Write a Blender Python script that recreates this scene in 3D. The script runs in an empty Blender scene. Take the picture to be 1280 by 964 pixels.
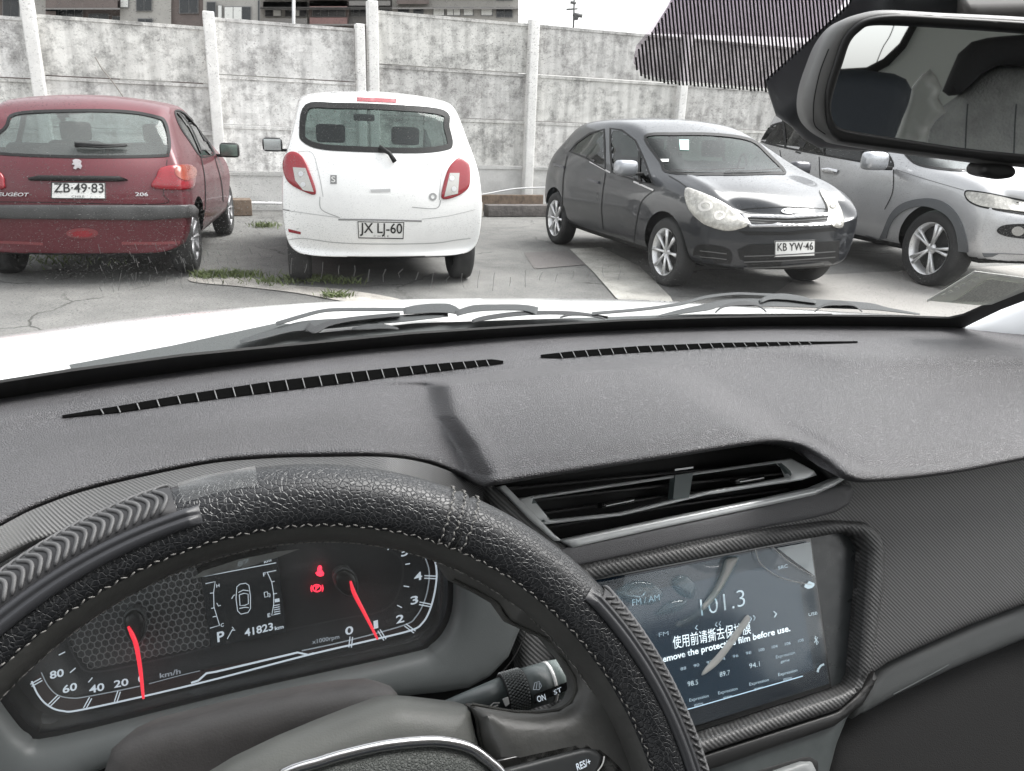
import bpy, bmesh, math, random
import numpy as np
from mathutils import Vector, Matrix
from mathutils.bvhtree import BVHTree
from mathutils.geometry import delaunay_2d_cdt
random.seed(3); rng = np.random.default_rng(3)
C = bpy.context.scene.collection
R = math.radians

# ------------------------------------------------------------------ camera
FPX, CX, CY, H = 963., 640., 482., 1.33
pit, rol = math.atan(324/963), 0.038
f0 = np.array([0, math.cos(pit), -math.sin(pit)]); u0 = np.array([0, math.sin(pit), math.cos(pit)]); r0 = np.array([1., 0, 0])
cr = math.cos(rol)*r0+math.sin(rol)*u0; cu = -math.sin(rol)*r0+math.cos(rol)*u0
CO = np.array([0, 0, H])
cd = bpy.data.cameras.new('camera'); cam = bpy.data.objects.new('camera', cd); C.objects.link(cam)
cam.matrix_world = Matrix([[cr[i], cu[i], -f0[i], CO[i]] for i in range(3)]+[[0, 0, 0, 1]])
cd.sensor_width = 36; cd.lens = FPX/1280*36; cd.clip_start = 0.02; cd.clip_end = 3000
bpy.context.scene.camera = cam
# ------------------------------------------------------------------ light: bright overcast day
SUN_EL, SUN_AZ = R(55), R(66)
w = bpy.data.worlds.new('World'); bpy.context.scene.world = w; w.use_nodes = True
nt = w.node_tree; nt.nodes.clear()
sky = nt.nodes.new('ShaderNodeTexSky'); sky.sky_type = 'NISHITA'; sky.sun_disc = False
sky.sun_elevation = SUN_EL; sky.sun_rotation = SUN_AZ; sky.air_density = 1.6; sky.dust_density = 5; sky.altitude = 400
hs = nt.nodes.new('ShaderNodeHueSaturation'); hs.inputs['Saturation'].default_value = 0.12; hs.inputs['Value'].default_value = 1.0
bg = nt.nodes.new('ShaderNodeBackground'); bg.inputs['Strength'].default_value = 0.15
wo = nt.nodes.new('ShaderNodeOutputWorld')
nt.links.new(sky.outputs[0], hs.inputs['Color']); nt.links.new(hs.outputs[0], bg.inputs[0]); nt.links.new(bg.outputs[0], wo.inputs[0])
sl = bpy.data.lights.new('sun', 'SUN'); sl.energy = 1.5; sl.angle = R(45); sl.color = (1, .98, .95)
so = bpy.data.objects.new('sun', sl); C.objects.link(so)
so.rotation_euler = Vector((math.sin(SUN_AZ)*math.cos(SUN_EL), math.cos(SUN_AZ)*math.cos(SUN_EL), math.sin(SUN_EL))).to_track_quat('Z', 'Y').to_euler()
vs = bpy.context.scene.view_settings; vs.view_transform = 'Standard'; vs.look = 'None'; vs.exposure = 1.4; vs.gamma = 1
bpy.context.scene.cycles.max_bounces = 8; bpy.context.scene.cycles.transparent_max_bounces = 16

# ------------------------------------------------------------------ projection helpers (photo pixel -> real place)
def ray(px, py): return f0+cr*(px-CX)/FPX+cu*(CY-py)/FPX
def G(px, py, h=0.):
    d = ray(px, py); return CO+d*((h-H)/d[2])
def D(px, py, z): return CO+ray(px, py)*z
def prj(P):
    q = np.atleast_2d(P)-CO; z = q@f0; return np.stack([CX+FPX*(q@cr)/z, CY-FPX*(q@cu)/z], 1)
TH = R(21.4)
CAR = Matrix.Rotation(TH, 4, 'Z')            # our own car stands turned by TH; its frame is (a right, f forward, z up)
Rm = np.array(CAR.to_3x3())
def loc(P): return Rm.T@np.asarray(P, float)
class Plane:
    """a plane in the own-car frame; maps a photo pixel to the point on it"""
    def __init__(s, o, n, ex=(1, 0, 0)):
        s.o = np.array(o, float); s.n = np.array(n, float)/np.linalg.norm(n)
        e = np.array(ex, float); e -= s.n*(e@s.n); s.ex = e/np.linalg.norm(e); s.ey = np.cross(s.n, s.ex)
    def __call__(s, px, py, off=0.):
        d = loc(ray(px, py)); t = ((s.o-loc(CO))@s.n)/(d@s.n)
        return loc(CO)+d*t+s.n*off
def slope_plane(f, z, k): return Plane((0, f, z), (0, -1, k))
# ------------------------------------------------------------------ materials
def node_mat(name):
    m = bpy.data.materials.new(name); m.use_nodes = True; t = m.node_tree
    return m, t, t.nodes['Principled BSDF']
def rgb(c): return (c, c, c, 1) if isinstance(c, (int, float)) else (*c, 1)
def mat(name, col, rough=.5, metal=0., bump=None, var=None, coat=0, emit=None, spec=None, coords='Object'):
    """bump=(kind, scale, strength, distance), var=(scale, amount)"""
    m, t, b = node_mat(name)
    b.inputs['Base Color'].default_value = rgb(col); b.inputs['Roughness'].default_value = rough; b.inputs['Metallic'].default_value = metal
    if coat: b.inputs['Coat Weight'].default_value = coat; b.inputs['Coat Roughness'].default_value = .05
    if spec is not None: b.inputs['Specular IOR Level'].default_value = spec
    if emit: b.inputs['Emission Color'].default_value = rgb(emit[0]); b.inputs['Emission Strength'].default_value = emit[1]
    tc = t.nodes.new('ShaderNodeTexCoord')
    if var:
        n = t.nodes.new('ShaderNodeTexNoise'); n.inputs['Scale'].default_value = var[0]; n.inputs['Detail'].default_value = 6; n.inputs['Roughness'].default_value = .65
        t.links.new(tc.outputs[coords], n.inputs['Vector'])
        r = t.nodes.new('ShaderNodeMapRange'); r.inputs[1].default_value = .3; r.inputs[2].default_value = .7
        r.inputs[3].default_value = 1-var[1]; r.inputs[4].default_value = 1+var[1]; t.links.new(n.outputs[0], r.inputs[0])
        mx = t.nodes.new('ShaderNodeVectorMath'); mx.operation = 'SCALE'; mx.inputs[0].default_value = rgb(col)[:3]
        t.links.new(r.outputs[0], mx.inputs['Scale']); t.links.new(mx.outputs[0], b.inputs['Base Color'])
        r2 = t.nodes.new('ShaderNodeMapRange'); r2.inputs[1].default_value = .3; r2.inputs[2].default_value = .7
        r2.inputs[3].default_value = rough-.06; r2.inputs[4].default_value = min(1, rough+.1); t.links.new(n.outputs[0], r2.inputs[0]); t.links.new(r2.outputs[0], b.inputs['Roughness'])
    if bump:
        k, sc, st, ds = bump
        if k == 'grain':
            v = t.nodes.new('ShaderNodeTexVoronoi'); v.feature = 'DISTANCE_TO_EDGE'; v.inputs['Scale'].default_value = sc
            nn = t.nodes.new('ShaderNodeTexNoise'); nn.inputs['Scale'].default_value = sc*.35; nn.inputs['Detail'].default_value = 3
            ad = t.nodes.new('ShaderNodeVectorMath'); ad.operation = 'MULTIPLY_ADD'; ad.inputs[1].default_value = (1.1/sc,)*3
            t.links.new(tc.outputs[coords], nn.inputs['Vector']); t.links.new(nn.outputs['Color'], ad.inputs[0]); t.links.new(tc.outputs[coords], ad.inputs[2])
            t.links.new(ad.outputs[0], v.inputs['Vector'])
            rr = t.nodes.new('ShaderNodeMapRange'); rr.interpolation_type = 'SMOOTHSTEP'; rr.inputs[2].default_value = .28; t.links.new(v.outputs[0], rr.inputs[0]); out = rr.outputs[0]
        else:
            v = t.nodes.new('ShaderNodeTexNoise'); v.inputs['Scale'].default_value = sc; v.inputs['Detail'].default_value = 5
            t.links.new(tc.outputs[coords], v.inputs['Vector']); out = v.outputs[0]
        bp = t.nodes.new('ShaderNodeBump'); bp.inputs['Strength'].default_value = st; bp.inputs['Distance'].default_value = ds
        t.links.new(out, bp.inputs['Height']); t.links.new(bp.outputs[0], b.inputs['Normal'])
    return m
def creased(m, cell, crease, lo=.0, hi=.10):
    t = m.node_tree; b = t.nodes['Principled BSDF']; v = [n for n in t.nodes if n.type == 'TEX_VORONOI'][0]; r = [n for n in t.nodes if n.type == 'MAP_RANGE' and n.interpolation_type == 'SMOOTHSTEP'][0]; r.inputs[2].default_value = .16
    mr = t.nodes.new('ShaderNodeMapRange'); mr.inputs[1].default_value = lo; mr.inputs[2].default_value = hi; t.links.new(v.outputs[0], mr.inputs[0])
    mx = t.nodes.new('ShaderNodeMix'); mx.data_type = 'RGBA'; mx.inputs[6].default_value = rgb(crease); mx.inputs[7].default_value = rgb(cell); t.links.new(mr.outputs[0], mx.inputs[0]); t.links.new(mx.outputs[2], b.inputs['Base Color']); return m
def M2(t, op, a, b=None, v2=None):
    n = t.nodes.new('ShaderNodeMath'); n.operation = op
    for i, x in enumerate((a, b)):
        if x is None: continue
        if isinstance(x, (int, float)): n.inputs[i].default_value = x
        else: t.links.new(x, n.inputs[i])
    return n.outputs[0]
def carbon(name, base=.05, sc=210., hi=.14, ax=('X', 'Z')):
    """twill weave: short diagonal ribs in bands"""
    m, t, b = node_mat(name); tc = t.nodes.new('ShaderNodeTexCoord'); s = t.nodes.new('ShaderNodeSeparateXYZ'); t.links.new(tc.outputs['Object'], s.inputs[0])
    X, Z = s.outputs[ax[0]], s.outputs[ax[1]]
    d1 = M2(t, 'MULTIPLY', M2(t, 'ADD', X, M2(t, 'MULTIPLY', Z, 1.0)), sc); d2 = M2(t, 'MULTIPLY', M2(t, 'SUBTRACT', X, Z), sc*3.2)
    w1 = M2(t, 'FRACT', d1); tri = M2(t, 'ABSOLUTE', M2(t, 'SUBTRACT', w1, .5))
    w2 = M2(t, 'SINE', M2(t, 'MULTIPLY', d2, 6.28)); h = M2(t, 'ADD', M2(t, 'MULTIPLY', tri, 2.), M2(t, 'MULTIPLY', w2, .12))
    r = t.nodes.new('ShaderNodeMapRange'); r.inputs[3].default_value = base; r.inputs[4].default_value = hi; t.links.new(h, r.inputs[0])
    cc = t.nodes.new('ShaderNodeCombineXYZ')
    for i in range(3): t.links.new(r.outputs[0], cc.inputs[i])
    t.links.new(cc.outputs[0], b.inputs['Base Color']); b.inputs['Roughness'].default_value = .42
    bp = t.nodes.new('ShaderNodeBump'); bp.inputs['Strength'].default_value = .6; bp.inputs['Distance'].default_value = .0006; t.links.new(h, bp.inputs['Height']); t.links.new(bp.outputs[0], b.inputs['Normal'])
    return m
def glass(name, tint=(.8, .85, .85), alpha=.35, rough=.02, dust_haze=None):
    """pane: mostly see-through, a tinted film and a fresnel gloss; dust_haze=(scale, amount) adds dust or a milky veil, also for painted haze and glare"""
    m, t, b = node_mat(name); t.nodes.remove(b); out = t.nodes['Material Output']
    tr = t.nodes.new('ShaderNodeBsdfTransparent'); tr.inputs[0].default_value = rgb(tint)
    gl = t.nodes.new('ShaderNodeBsdfGlossy'); gl.inputs['Roughness'].default_value = rough
    fr = t.nodes.new('ShaderNodeLayerWeight'); fr.inputs[0].default_value = .5
    mx = t.nodes.new('ShaderNodeMixShader'); t.links.new(M2(t, 'MULTIPLY', M2(t, 'ADD', M2(t, 'MULTIPLY', M2(t, 'POWER', fr.outputs['Facing'], 5.), .9), .04), alpha), mx.inputs[0]); t.links.new(tr.outputs[0], mx.inputs[1]); t.links.new(gl.outputs[0], mx.inputs[2])
    last = mx.outputs[0]
    if dust_haze:
        df = t.nodes.new('ShaderNodeBsdfDiffuse'); df.inputs[0].default_value = (.7, .7, .68, 1)
        tc = t.nodes.new('ShaderNodeTexCoord')
        n = t.nodes.new('ShaderNodeTexNoise'); n.inputs['Scale'].default_value = dust_haze[0]; n.inputs['Detail'].default_value = 2; t.links.new(tc.outputs['Object'], n.inputs['Vector'])
        n2 = t.nodes.new('ShaderNodeTexNoise'); n2.inputs['Scale'].default_value = 5; n2.inputs['Detail'].default_value = 3; t.links.new(tc.outputs['Object'], n2.inputs['Vector'])
        a = t.nodes.new('ShaderNodeMapRange'); a.inputs[1].default_value = .60; a.inputs[2].default_value = .74; a.inputs[4].default_value = dust_haze[1]; t.links.new(n.outputs[0], a.inputs[0])
        a2 = t.nodes.new('ShaderNodeMapRange'); a2.inputs[1].default_value = .4; a2.inputs[2].default_value = .65; t.links.new(n2.outputs[0], a2.inputs[0])
        fac = M2(t, 'ADD', M2(t, 'MULTIPLY', a.outputs[0], a2.outputs[0]), dust_haze[2] if len(dust_haze) > 2 else 0.)
        m3 = t.nodes.new('ShaderNodeMixShader'); t.links.new(fac, m3.inputs[0]); t.links.new(last, m3.inputs[1]); t.links.new(df.outputs[0], m3.inputs[2]); last = m3.outputs[0]
    t.links.new(last, out.inputs[0]); return m
# ------------------------------------------------------------------ object helpers
def tag(o, label=None, cat=None, group=None, kind=None):
    for k, v in (('label', label), ('category', cat), ('group', group), ('kind', kind)):
        if v: o[k] = v
    return o
def empty(name, loc_=(0, 0, 0), rz=0.):
    o = bpy.data.objects.new(name, None); C.objects.link(o); o.location = loc_; o.rotation_euler = (0, 0, rz); o.empty_display_size = .1
    return o
def link(name, me, m, parent=None, smooth=True, label=None, kind=None):
    o = bpy.data.objects.new(name, me); C.objects.link(o)
    if m is not None:
        for x in (m if isinstance(m, (list, tuple)) else [m]): me.materials.append(x)
    if smooth and len(me.polygons): me.polygons.foreach_set('use_smooth', [True]*len(me.polygons))
    if parent: o.parent = parent
    if label: o['label'] = label
    if kind: o['kind'] = kind
    return o
def mesh(name, V, F, m, parent=None, smooth=True, label=None, kind=None, inv=None):
    me = bpy.data.meshes.new(name)
    if inv is not None: V = [inv@Vector(v) for v in V]
    me.from_pydata([tuple(v) for v in V], [], [tuple(int(i) for i in f) for f in F]); me.update()
    return link(name, me, m, parent, smooth, label, kind)
class MB:
    def __init__(s): s.V = []; s.F = []
    def add(s, V, F):
        b = len(s.V); s.V += [tuple(v) for v in V]; s.F += [tuple(i+b for i in f) for f in F]; return s
    def box(s, c, d, M=None, bev=0.):
        bm = bmesh.new(); bmesh.ops.create_cube(bm, size=1); bmesh.ops.scale(bm, vec=d, verts=bm.verts)
        if bev: bmesh.ops.bevel(bm, geom=bm.edges[:], offset=bev, segments=3, affect='EDGES', profile=.6)
        bmesh.ops.translate(bm, vec=c, verts=bm.verts)
        if M is not None: bmesh.ops.transform(bm, matrix=M, verts=bm.verts)
        bm.verts.index_update(); s.add([v.co[:] for v in bm.verts], [[v.index for v in f.verts] for f in bm.faces]); bm.free(); return s
    def tube(s, P, r, n=8, cap=True, flat=1., up=None):
        P = [np.array(p, float) for p in P]; L = len(P); rs = r if hasattr(r, '__len__') else [r]*L
        V = []; prev = None
        for i in range(L):
            t = P[min(i+1, L-1)]-P[max(i-1, 0)]; t = t/(np.linalg.norm(t)+1e-12)
            ref = np.array(up if up is not None else (0, 0, 1.)) if prev is None or up is not None else prev
            x = np.cross(ref, t)
            if np.linalg.norm(x) < 1e-6: x = np.cross((1., 0, 0), t)
            x /= np.linalg.norm(x); y = np.cross(t, x); prev = y
            V += [P[i]+rs[i]*(math.cos(k*2*math.pi/n)*x+flat*math.sin(k*2*math.pi/n)*y) for k in range(n)]
        F = [(i*n+k, i*n+(k+1) % n, (i+1)*n+(k+1) % n, (i+1)*n+k) for i in range(L-1) for k in range(n)]
        if cap: F += [tuple(range(n))[::-1], tuple((L-1)*n+k for k in range(n))]
        return s.add(V, F)
    def lathe(s, prof, n=32, M=None):
        """prof: (radius, axial) about the local Y axis"""
        V = [(r*math.cos(k*2*math.pi/n), y, r*math.sin(k*2*math.pi/n)) for r, y in prof for k in range(n)]
        F = [(i*n+k, i*n+(k+1) % n, (i+1)*n+(k+1) % n, (i+1)*n+k) for i in range(len(prof)-1) for k in range(n)]
        if M is not None: V = [tuple(M@Vector(v)) for v in V]
        return s.add(V, F)
    def build(s, name, m, parent=None, smooth=True, **k): return mesh(name, s.V, s.F, m, parent, smooth, **k)
def crom(P, n=6, closed=False):
    P = [np.array(p, float) for p in P]; L = len(P); out = []
    for i in range(L if closed else L-1):
        g = (lambda j: P[j % L]) if closed else (lambda j: P[min(max(j, 0), L-1)])
        a, b, c, d = g(i-1), g(i), g(i+1), g(i+2)
        for k in range(n):
            t = k/n; out.append(.5*((2*b)+(-a+c)*t+(2*a-5*b+4*c-d)*t*t+(-a+3*b-3*c+d)*t**3))
    if not closed: out.append(P[-1])
    return out
def dense(P, step):
    out = []; L = len(P)
    for i in range(L):
        a, b = np.array(P[i], float), np.array(P[(i+1) % L], float); n = max(1, int(np.linalg.norm(b-a)/step))
        out += [a+(b-a)*k/n for k in range(n)]
    return np.array(out)
def inside(P, Q):
    P = np.atleast_2d(P); x, y = P[:, 0], P[:, 1]; r = np.zeros(len(P), bool); Q = np.array(Q, float)
    for i in range(len(Q)):
        (x1, y1), (x2, y2) = Q[i-1], Q[i]
        c = ((y1 > y) != (y2 > y))
        with np.errstate(divide='ignore', invalid='ignore'): r ^= c & (x < (x2-x1)*(y-y1)/(y2-y1+1e-12)+x1)
    return r
def dist(P, Q):
    P = np.atleast_2d(P); d = np.full(len(P), 1e9)
    for i in range(len(Q)):
        a, b = Q[i-1], Q[i]; ab = b-a; t = np.clip(((P-a)@ab)/(ab@ab+1e-12), 0, 1)
        d = np.minimum(d, np.linalg.norm(P-(a+t[:, None]*ab), axis=1))
    return d
def cdt(polys, step, rad=0.):
    pts = []; edges = []
    for q in polys:
        b = len(pts); pts += list(q); edges += [(b+i, b+(i+1) % len(q)) for i in range(len(q))]
    nb = len(pts); q = polys[0]; lo, hi = q.min(0), q.max(0); g = []
    if step:
        xs = np.arange(lo[0]+step*.5, hi[0], step); ys = np.arange(lo[1]+step*.5, hi[1], step*.87)
        g = np.array([(x+(step/2 if j % 2 else 0), y) for j, y in enumerate(ys) for x in xs])
        if len(g):
            ok = inside(g, q)
            for h in polys[1:]: ok &= ~inside(g, h)
            g = g[ok]
            if len(g):
                dd = np.min([dist(g, h) for h in polys], axis=0); pts += list(g[dd > step*.4])
    if rad:   # rows of points that follow the outline, so a rounded edge comes out even
        pts = pts[:nb]; extra = []
        for fr_ in (.10, .30, .60, 1.):
            dd_ = rad*fr_
            for q_ in polys:
                t_ = np.roll(q_, -1, 0)-np.roll(q_, 1, 0); n_ = np.stack([t_[:, 1], -t_[:, 0]], 1)/(np.linalg.norm(t_, axis=1)[:, None]+1e-9)
                for sg_ in (-1, 1): extra.append(((q_+n_*sg_*dd_), dd_))
        keep_ = []
        for P_, dd_ in extra:
            ok = inside(P_, q)
            for h in polys[1:]: ok &= ~inside(P_, h)
            if ok.any():
                P2 = P_[ok]; dm = np.min([dist(P2, h) for h in polys], axis=0); keep_ += list(P2[dm > dd_*.93])
        if step and len(g):
            dm = np.min([dist(g, h) for h in polys], axis=0); keep_ += list(g[dm > rad*1.08+step*.3])
        pts += keep_
    r = delaunay_2d_cdt([Vector(p) for p in pts], edges, [], 0, 1e-6)
    V = np.array([v[:] for v in r[0]]); F = [f for f in r[2] if len(f) == 3]
    cen = np.array([V[list(f)].mean(0) for f in F]); ok = inside(cen, q)
    for h in polys[1:]: ok &= ~inside(cen, h)
    return V, [f for f, o in zip(F, ok) if o], r[1]
def patch(name, poly, proj, m, parent=None, off=0., thick=.002, dome=0., rad=0., step=10, holes=(), sm=False, smh=None, inv=None, smooth=True, miss=None, **kw):
    """solid sheet whose outline is given in photo pixels and laid on a real surface by proj(px,py,off)"""
    q = [np.array(crom(poly, 5, True) if sm else poly, float)]
    for h in holes: q.append(np.array(crom(h, 5, True) if (sm if smh is None else smh) else h, float))
    q = [dense(x, step) for x in q]
    V, F, _ = cdt(q, step, rad if dome else 0.)
    if miss is not None:
        bad = np.array([miss(v[0], v[1]) for v in V]); F = [f for f in F if not any(bad[list(f)])]
        used = sorted({i for f in F for i in f})
        if not used: return None
        mp = {u: k for k, u in enumerate(used)}; V = V[used]; F = [tuple(mp[i] for i in f) for f in F]
    d = np.min([dist(V, x) for x in q], axis=0)
    e = dome*np.sqrt(np.clip(1-(1-np.clip(d/rad, 0, 1))**2, 0, 1)) if rad else np.zeros(len(V))
    top = [proj(v[0], v[1], off+e[i]) for i, v in enumerate(V)]
    bot = [proj(v[0], v[1], off-thick) for v in V]
    # triangles wound toward the viewer (pixel y runs down)
    T = []
    for f in F:
        a, b, c = V[f[0]], V[f[1]], V[f[2]]
        T.append(tuple(f) if ((b[0]-a[0])*(c[1]-a[1])-(b[1]-a[1])*(c[0]-a[0])) < 0 else tuple(f[::-1]))
    n = len(V); cnt = {}
    for f in T:
        for i in range(3):
            k = (f[i], f[(i+1) % 3]); cnt[k] = 1
    side = [(a, a+n, b+n, b) for (a, b) in cnt if (b, a) not in cnt]
    FF = T+[tuple(i+n for i in f[::-1]) for f in T]+side
    o = mesh(name, top+bot, FF, m, parent, smooth, inv=inv, **kw)
    if smooth:
        me = o.data
        try: me.set_sharp_from_angle(angle=R(50))
        except Exception: pass
    return o
def text_mesh(s, bold=0.):
    cu_ = bpy.data.curves.new('t', 'FONT'); cu_.body = s; cu_.size = 1; cu_.resolution_u = 3; cu_.offset = bold
    ob = bpy.data.objects.new('t', cu_); C.objects.link(ob); dg = bpy.context.evaluated_depsgraph_get(); dg.update()
    me = bpy.data.meshes.new_from_object(ob.evaluated_get(dg)); bpy.data.objects.remove(ob)
    V = np.array([v.co[:] for v in me.vertices]); F = [tuple(p.vertices) for p in me.polygons]; bpy.data.meshes.remove(me)
    return V, F
def text_px(name, s, p0, p1, h, proj, m, parent=None, off=.001, up=None, inv=None, shear=0., bold=0., label=None):
    """writing laid on a surface: starts at pixel p0, ends at p1, capitals h pixels tall"""
    V, F = text_mesh(s, bold)
    if not len(V): return None
    V[:, 0] -= V[:, 0].min(); W = V[:, 0].max(); V[:, 1] /= .69
    p0, p1 = np.array(p0, float), np.array(p1, float); ax = (p1-p0)/W
    up = np.array(up, float)/np.linalg.norm(up)*h if up is not None else np.array([0., -h])
    P = [p0+ax*(x+shear*y)+up*y for x, y, _ in V]
    FF = []
    for f in F:
        a, b, c = P[f[0]], P[f[1]], P[f[2]]
        FF.append(f if ((b[0]-a[0])*(c[1]-a[1])-(b[1]-a[1])*(c[0]-a[0])) < 0 else f[::-1])
    return mesh(name, [proj(p[0], p[1], off) for p in P], FF, m, parent, False, inv=inv, label=label)
def line_px(name, pts, wpx, proj, m, parent=None, off=.001, inv=None, **kw):
    """thin printed or moulded line of constant pixel width along pts"""
    P = [np.array(p, float) for p in pts]; L = len(P); V = []
    for i in range(L):
        t = P[min(i+1, L-1)]-P[max(i-1, 0)]; t /= np.linalg.norm(t)+1e-9; n = np.array([t[1], -t[0]])*wpx/2
        V += [P[i]+n, P[i]-n]
    X = [proj(v[0], v[1], off) for v in V]
    F = [(2*i, 2*i+2, 2*i+3, 2*i+1) for i in range(L-1)]
    return mesh(name, X, F, m, parent, False, inv=inv, **kw)
def many_lines(name, segs, wpx, proj, m, parent=None, off=.001, **kw):
    V = []; F = []
    for s in segs:
        P = [np.array(p, float) for p in s]; b = len(V)
        for i in range(len(P)):
            t = P[min(i+1, len(P)-1)]-P[max(i-1, 0)]; t /= np.linalg.norm(t)+1e-9; n = np.array([t[1], -t[0]])*wpx/2
            V += [proj(*(P[i]+n), off), proj(*(P[i]-n), off)]
        F += [(b+2*i, b+2*i+2, b+2*i+3, b+2*i+1) for i in range(len(P)-1)]
    return mesh(name, V, F, m, parent, False, **kw)

# ================================================================== GROUND, WALL, BUILDINGS
def asphalt():
    m, t, b = node_mat('asphalt'); tc = t.nodes.new('ShaderNodeTexCoord'); O = tc.outputs['Object']
    def noise(s, d=5, r=.6):
        n = t.nodes.new('ShaderNodeTexNoise'); n.inputs['Scale'].default_value = s; n.inputs['Detail'].default_value = d; n.inputs['Roughness'].default_value = r; t.links.new(O, n.inputs['Vector']); return n
    big, fine, mid = noise(.55), noise(60, 4), noise(4, 6, .7)
    ra = t.nodes.new('ShaderNodeValToRGB'); e = ra.color_ramp.elements; e[0].position = .36; e[0].color = (.075, .075, .073, 1); e[1].position = .66; e[1].color = (.235, .232, .22, 1)
    s = M2(t, 'ADD', M2(t, 'MULTIPLY', big.outputs[0], .45), M2(t, 'ADD', M2(t, 'MULTIPLY', fine.outputs[0], .3), M2(t, 'MULTIPLY', mid.outputs[0], .25))); t.links.new(s, ra.inputs[0])
    wp = t.nodes.new('ShaderNodeVectorMath'); wp.operation = 'MULTIPLY_ADD'; wp.inputs[1].default_value = (.5, .5, .5); t.links.new(noise(1.3).outputs['Color'], wp.inputs[0]); t.links.new(O, wp.inputs[2])
    v = t.nodes.new('ShaderNodeTexVoronoi'); v.feature = 'DISTANCE_TO_EDGE'; v.inputs['Scale'].default_value = .55; t.links.new(wp.outputs[0], v.inputs['Vector'])
    c = t.nodes.new('ShaderNodeMapRange'); c.inputs[1].default_value = .001; c.inputs[2].default_value = .009; t.links.new(v.outputs[0], c.inputs[0])
    mk = t.nodes.new('ShaderNodeMapRange'); mk.inputs[1].default_value = .45; mk.inputs[2].default_value = .55; t.links.new(noise(.9).outputs[0], mk.inputs[0])
    k = M2(t, 'MAXIMUM', c.outputs[0], mk.outputs[0])
    mx = t.nodes.new('ShaderNodeMix'); mx.data_type = 'RGBA'; mx.inputs[6].default_value = (.05, .05, .045, 1); t.links.new(k, mx.inputs[0]); t.links.new(ra.outputs[0], mx.inputs[7]); t.links.new(mx.outputs[2], b.inputs['Base Color'])
    b.inputs['Roughness'].default_value = .85; bp = t.nodes.new('ShaderNodeBump'); bp.inputs['Strength'].default_value = .5; bp.inputs['Distance'].default_value = .02
    t.links.new(M2(t, 'ADD', fine.outputs[0], M2(t, 'MULTIPLY', k, .6)), bp.inputs['Height']); t.links.new(bp.outputs[0], b.inputs['Normal']); return m
ASPH = asphalt()
g = mesh('ground', [(-600, -600, 0), (600, -600, 0), (600, 900, 0), (-600, 900, 0)], [(0, 1, 2, 3)], ASPH, None, False); tag(g, 'grey cracked asphalt of the parking yard', kind='structure')
PALE = mat('pale_concrete', (.36, .34, .31), .85, var=(7, .3), bump=('noise', 60, .4, .01))
gp = lambda h: (lambda px, py, off=0.: G(px, py, h+off))
GUT = mat('gutter_concrete', (.37, .36, .33), .85, var=(3, .3), bump=('noise', 50, .5, .01))
o = patch('gutter_strip', [(712, 311), (752, 309), (800, 333), (838, 371), (850, 395), (800, 396), (770, 372), (742, 340)], gp(.012), GUT, thick=.01, step=25); tag(o, 'pale concrete strip set into the asphalt beside the dark grey hatchback', kind='structure')
o = patch('concrete_apron', [(1000, 345), (1300, 330), (1500, 420), (1500, 520), (900, 480), (850, 396), (960, 372)], gp(.006), mat('apron', (.27, .26, .245), .85, var=(1.4, .16), bump=('noise', 40, .4, .01)), thick=.004, step=60); tag(o, 'smoother light concrete ground in front of the grey and silver cars', kind='structure')
o = patch('edge_strip', [(245, 344), (300, 345), (360, 356), (430, 362), (500, 374), (520, 385), (440, 378), (370, 366), (300, 358), (240, 352)], gp(.008), PALE, thick=.006, step=15, sm=True); tag(o, 'pale worn concrete edging with weeds behind the white hatchback', kind='structure')
o = patch('utility_cover', [(655, 316), (708, 313), (742, 330), (668, 336)], gp(.006), mat('cover', (.14, .13, .125), .8, bump=('noise', 120, .6, .01)), thick=.004, step=20); tag(o, 'darker rectangular patch in the asphalt between the parked cars', kind='structure')
# weeds: many small blades, one mass
def weeds(name, spots, label, n=620, hmax=.065):
    V = []; F = []
    for (px, py, sx, sy, dens) in spots:
        for _ in range(int(n*dens)):
            p = G(px+rng.normal()*sx, py+rng.normal()*sy, .006); a = rng.uniform(0, 6.28); h = rng.uniform(.03, hmax); l = rng.normal(0, .8, 2)*h
            wv = np.array([math.cos(a), math.sin(a), 0])*rng.uniform(.003, .008); b = len(V)
            V += [p-wv, p+wv, p+np.array([l[0]*.5, l[1]*.5, h*.6])+wv*.8, p+np.array([l[0], l[1], h])]; F += [(b, b+1, b+2), (b, b+2, b+3)]
    o = mesh(name, V, F, mat('weed_green', (.12, .15, .06), .8, var=(9, .6)), None, False); tag(o, label, kind='stuff'); return o
weeds('grass', [(290, 345, 18, 1.6, .9), (258, 346, 8, 1.5, .3), (385, 350, 16, 1.3, .5), (345, 353, 20, 2, .25), (430, 354, 16, 1.2, .15), (330, 283, 9, 1.2, .35), (60, 325, 40, 5, .4), (420, 371, 10, 1, .2)], 'green weeds growing along the kerb and under the cars')

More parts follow.
